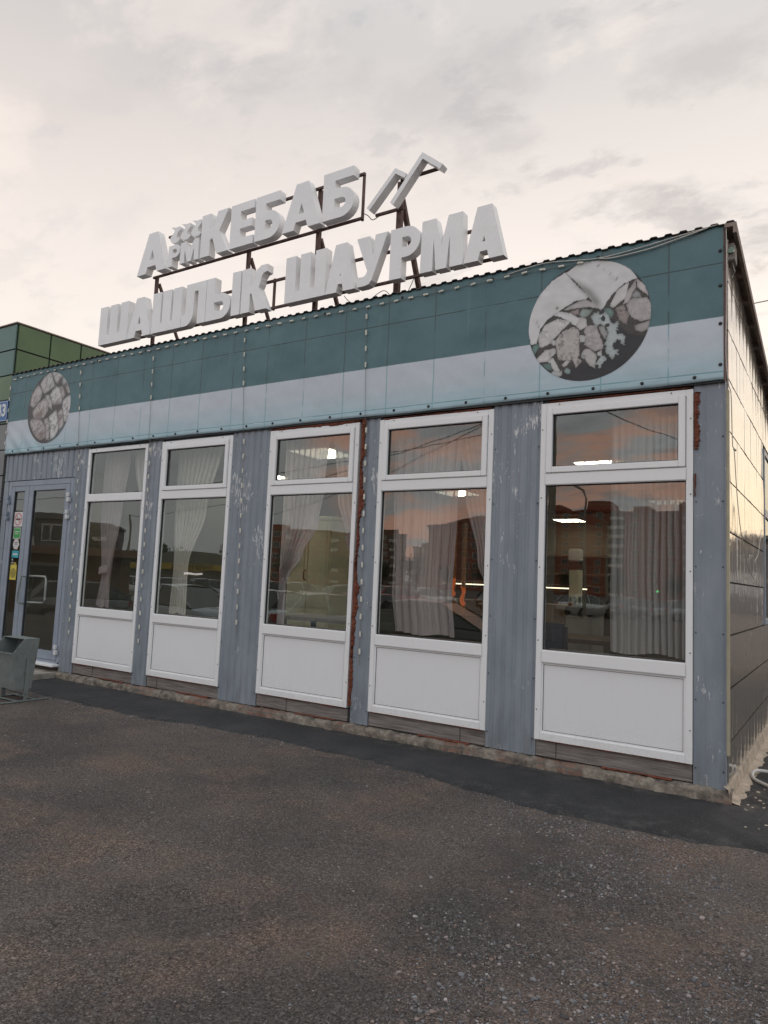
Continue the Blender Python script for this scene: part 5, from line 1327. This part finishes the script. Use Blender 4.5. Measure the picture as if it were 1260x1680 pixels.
# trees behind the parked cars
leafm = simple('dark_foliage', (.022, .034, .016), .8, var=.5, scale=.7); bark = simple('bark', (.05, .04, .03), .9)
def make_tree(h, seed):
    rr = random.Random(seed); crown = MB(); trunk = MB()
    trunk.tube([(0, 0, 0), (.05, 0, h*.3), (.1, .05, h*.6)], [.16, .12, .06], 7)
    lobes = [(rr.gauss(0, h*.16), rr.gauss(0, h*.16), h*rr.uniform(.38, .88), h*rr.uniform(.12, .22)) for _ in range(15)]
    for lx, ly, lz, lr in lobes:
        trunk.tube([(.05, 0, h*.3), (lx*.6, ly*.6, lz*.85), (lx, ly, lz)], [.06, .04, .015], 5)
        for _ in range(110):
            v = Vector((rr.gauss(0, 1), rr.gauss(0, 1), rr.gauss(0, 1))).normalized()*lr*rr.uniform(.5, 1.08)
            c = Vector((lx, ly, lz))+v; a = Vector((rr.gauss(0, 1), rr.gauss(0, 1), rr.gauss(0, 1))).normalized(); b = a.cross(v).normalized(); sz = rr.uniform(.09, .20)*h/6
            crown.add([c-a*sz, c+b*sz*.7, c+a*sz, c-b*sz*.7], [(0, 1, 2, 3)])
    return trunk, crown
protos = []
for k, hh in enumerate((6.2, 4.6)):
    tr, cr_ = make_tree(hh, k+3); protos.append((tr, cr_))
tmesh = {}
for i, (az, ds, k) in enumerate([(-119, 60, 1), (-121.5, 95, 0), (-123.5, 110, 0), (-126, 112, 0), (-128.2, 105, 1), (-130.2, 120, 0), (-135.2, 112, 0), (-137.3, 100, 1), (-139.5, 105, 0), (-142.4, 108, 1), (-144.6, 115, 0), (-147.2, 110, 1), (-149.8, 112, 0), (-152.2, 106, 1), (-155.6, 110, 0), (-158.6, 120, 1), (-161.6, 115, 1), (-165.4, 112, 1), (-169.4, 118, 1), (-172, 110, 0)]):
    t = far('tree', az, ds, f'{"tall" if k == 0 else "low"} dark tree, ' + ('first second third fourth fifth sixth seventh eighth ninth tenth eleventh twelfth thirteenth fourteenth fifteenth sixteenth seventeenth eighteenth nineteenth twentieth'.split()[i]) + ' from the left beyond the car park', 'tree', 'trees beyond the car park', i*40)
    if k not in tmesh:
        a = protos[k][0].build('trunk', bark, t); b = protos[k][1].build('crown', leafm, t, recalc=False); tmesh[k] = (a, b)
    else:
        for s_ in tmesh[k]: c = s_.copy(); COL.objects.link(c); c.parent = t
# lamps and utility poles
def pole(az, ds, h, label, arms=0, name='street_lamp', r=.11):
    t = far(name, az, ds, label, 'street lamp' if arms else 'pole')
    mb = MB(); mb.tube([(0, 0, 0), (0, 0, h*.5), (0, 0, h)], [r, r*.85, r*.6], 10); mb.build('pole', M['concrete'], t)
    for s_ in range(arms):
        sx_ = (1, .55)[s_]
        mb = MB(); mb.tube([(0, 0, h), (.25*sx_, 0, h+.55), (1.5*sx_, .3*s_, h+1.25-.25*s_)], .045, 7); mb.build('arm', M['concrete'], t)
        mb = MB(); mb.box(1.4*sx_, 2.1*sx_, .3*s_-.13, .3*s_+.13, h+1.18-.25*s_, h+1.32-.25*s_, 0, .03); mb.build('lamp_head', M['dark'], t)
pole(-162.9, 44, 7.2, 'street lamp with two curved arms nearest the cafe', 2); pole(-164.6, 70, 7.6, 'street lamp with two curved arms farther out', 2, r=.14)
pole(-160.3, 26, 9.0, 'thick bare concrete pole in the car park', 0, 'utility_pole', .16)
pole(-127.6, 72, 7.0, 'thin utility pole left of the market hall', 0, 'utility_pole', .10); pole(-136.6, 60, 6.5, 'thin utility pole right of the market hall', 0, 'utility_pole', .10)
def span(p0, p1, sag, r, label):
    a, b = Vector(p0), Vector(p1); mb = MB()
    mb.tube([a.lerp(b, i/24)-Vector((0, 0, sag*4*(i/24)*(1-i/24))) for i in range(25)], r, 5); tag(mb.build('overhead_wire', M['dark']), label, 'wire')
pt = lambda az, ds, z: (*polar(az, ds), z)
span(pt(-160.3, 26, 8.6), pt(-136.6, 60, 6.0), .8, .018, 'overhead wire from the thick pole to the pole right of the market hall')
span(pt(-160.3, 26, 8.2), pt(-127.6, 72, 6.4), 1.0, .018, 'overhead wire from the thick pole to the pole left of the market hall')
span(pt(-160.3, 26, 7.4), pt(-118, 50, 5.2), .7, .016, 'lowest overhead wire running from the thick pole past the kiosk')
span(pt(-160.3, 26, 8.7), pt(-176, 40, 8.2), .6, .018, 'overhead wire from the thick pole towards the right edge')
# building down the side street that the glossy side wall mirrors
sb = D.objects.new('warehouse', None); COL.objects.link(sb); sb.location = (28, 60, 0); ORG[sb.name] = Vector(); tag(sb, 'long low grey warehouse on the far side of the side street', 'building')
mb = MB(); mb.box(-25, 30, 0, 60, 0, 6.0); mb.box(-26, 31, -.5, 61, 6.0, 6.3); mb.build('wall', BR3, sb)
for k in range(10): mb = MB(); mb.box(-22+k*5, -20+k*5, -.1, .02, 1.5, 3.2, 0); mb.build('window', wf, sb)
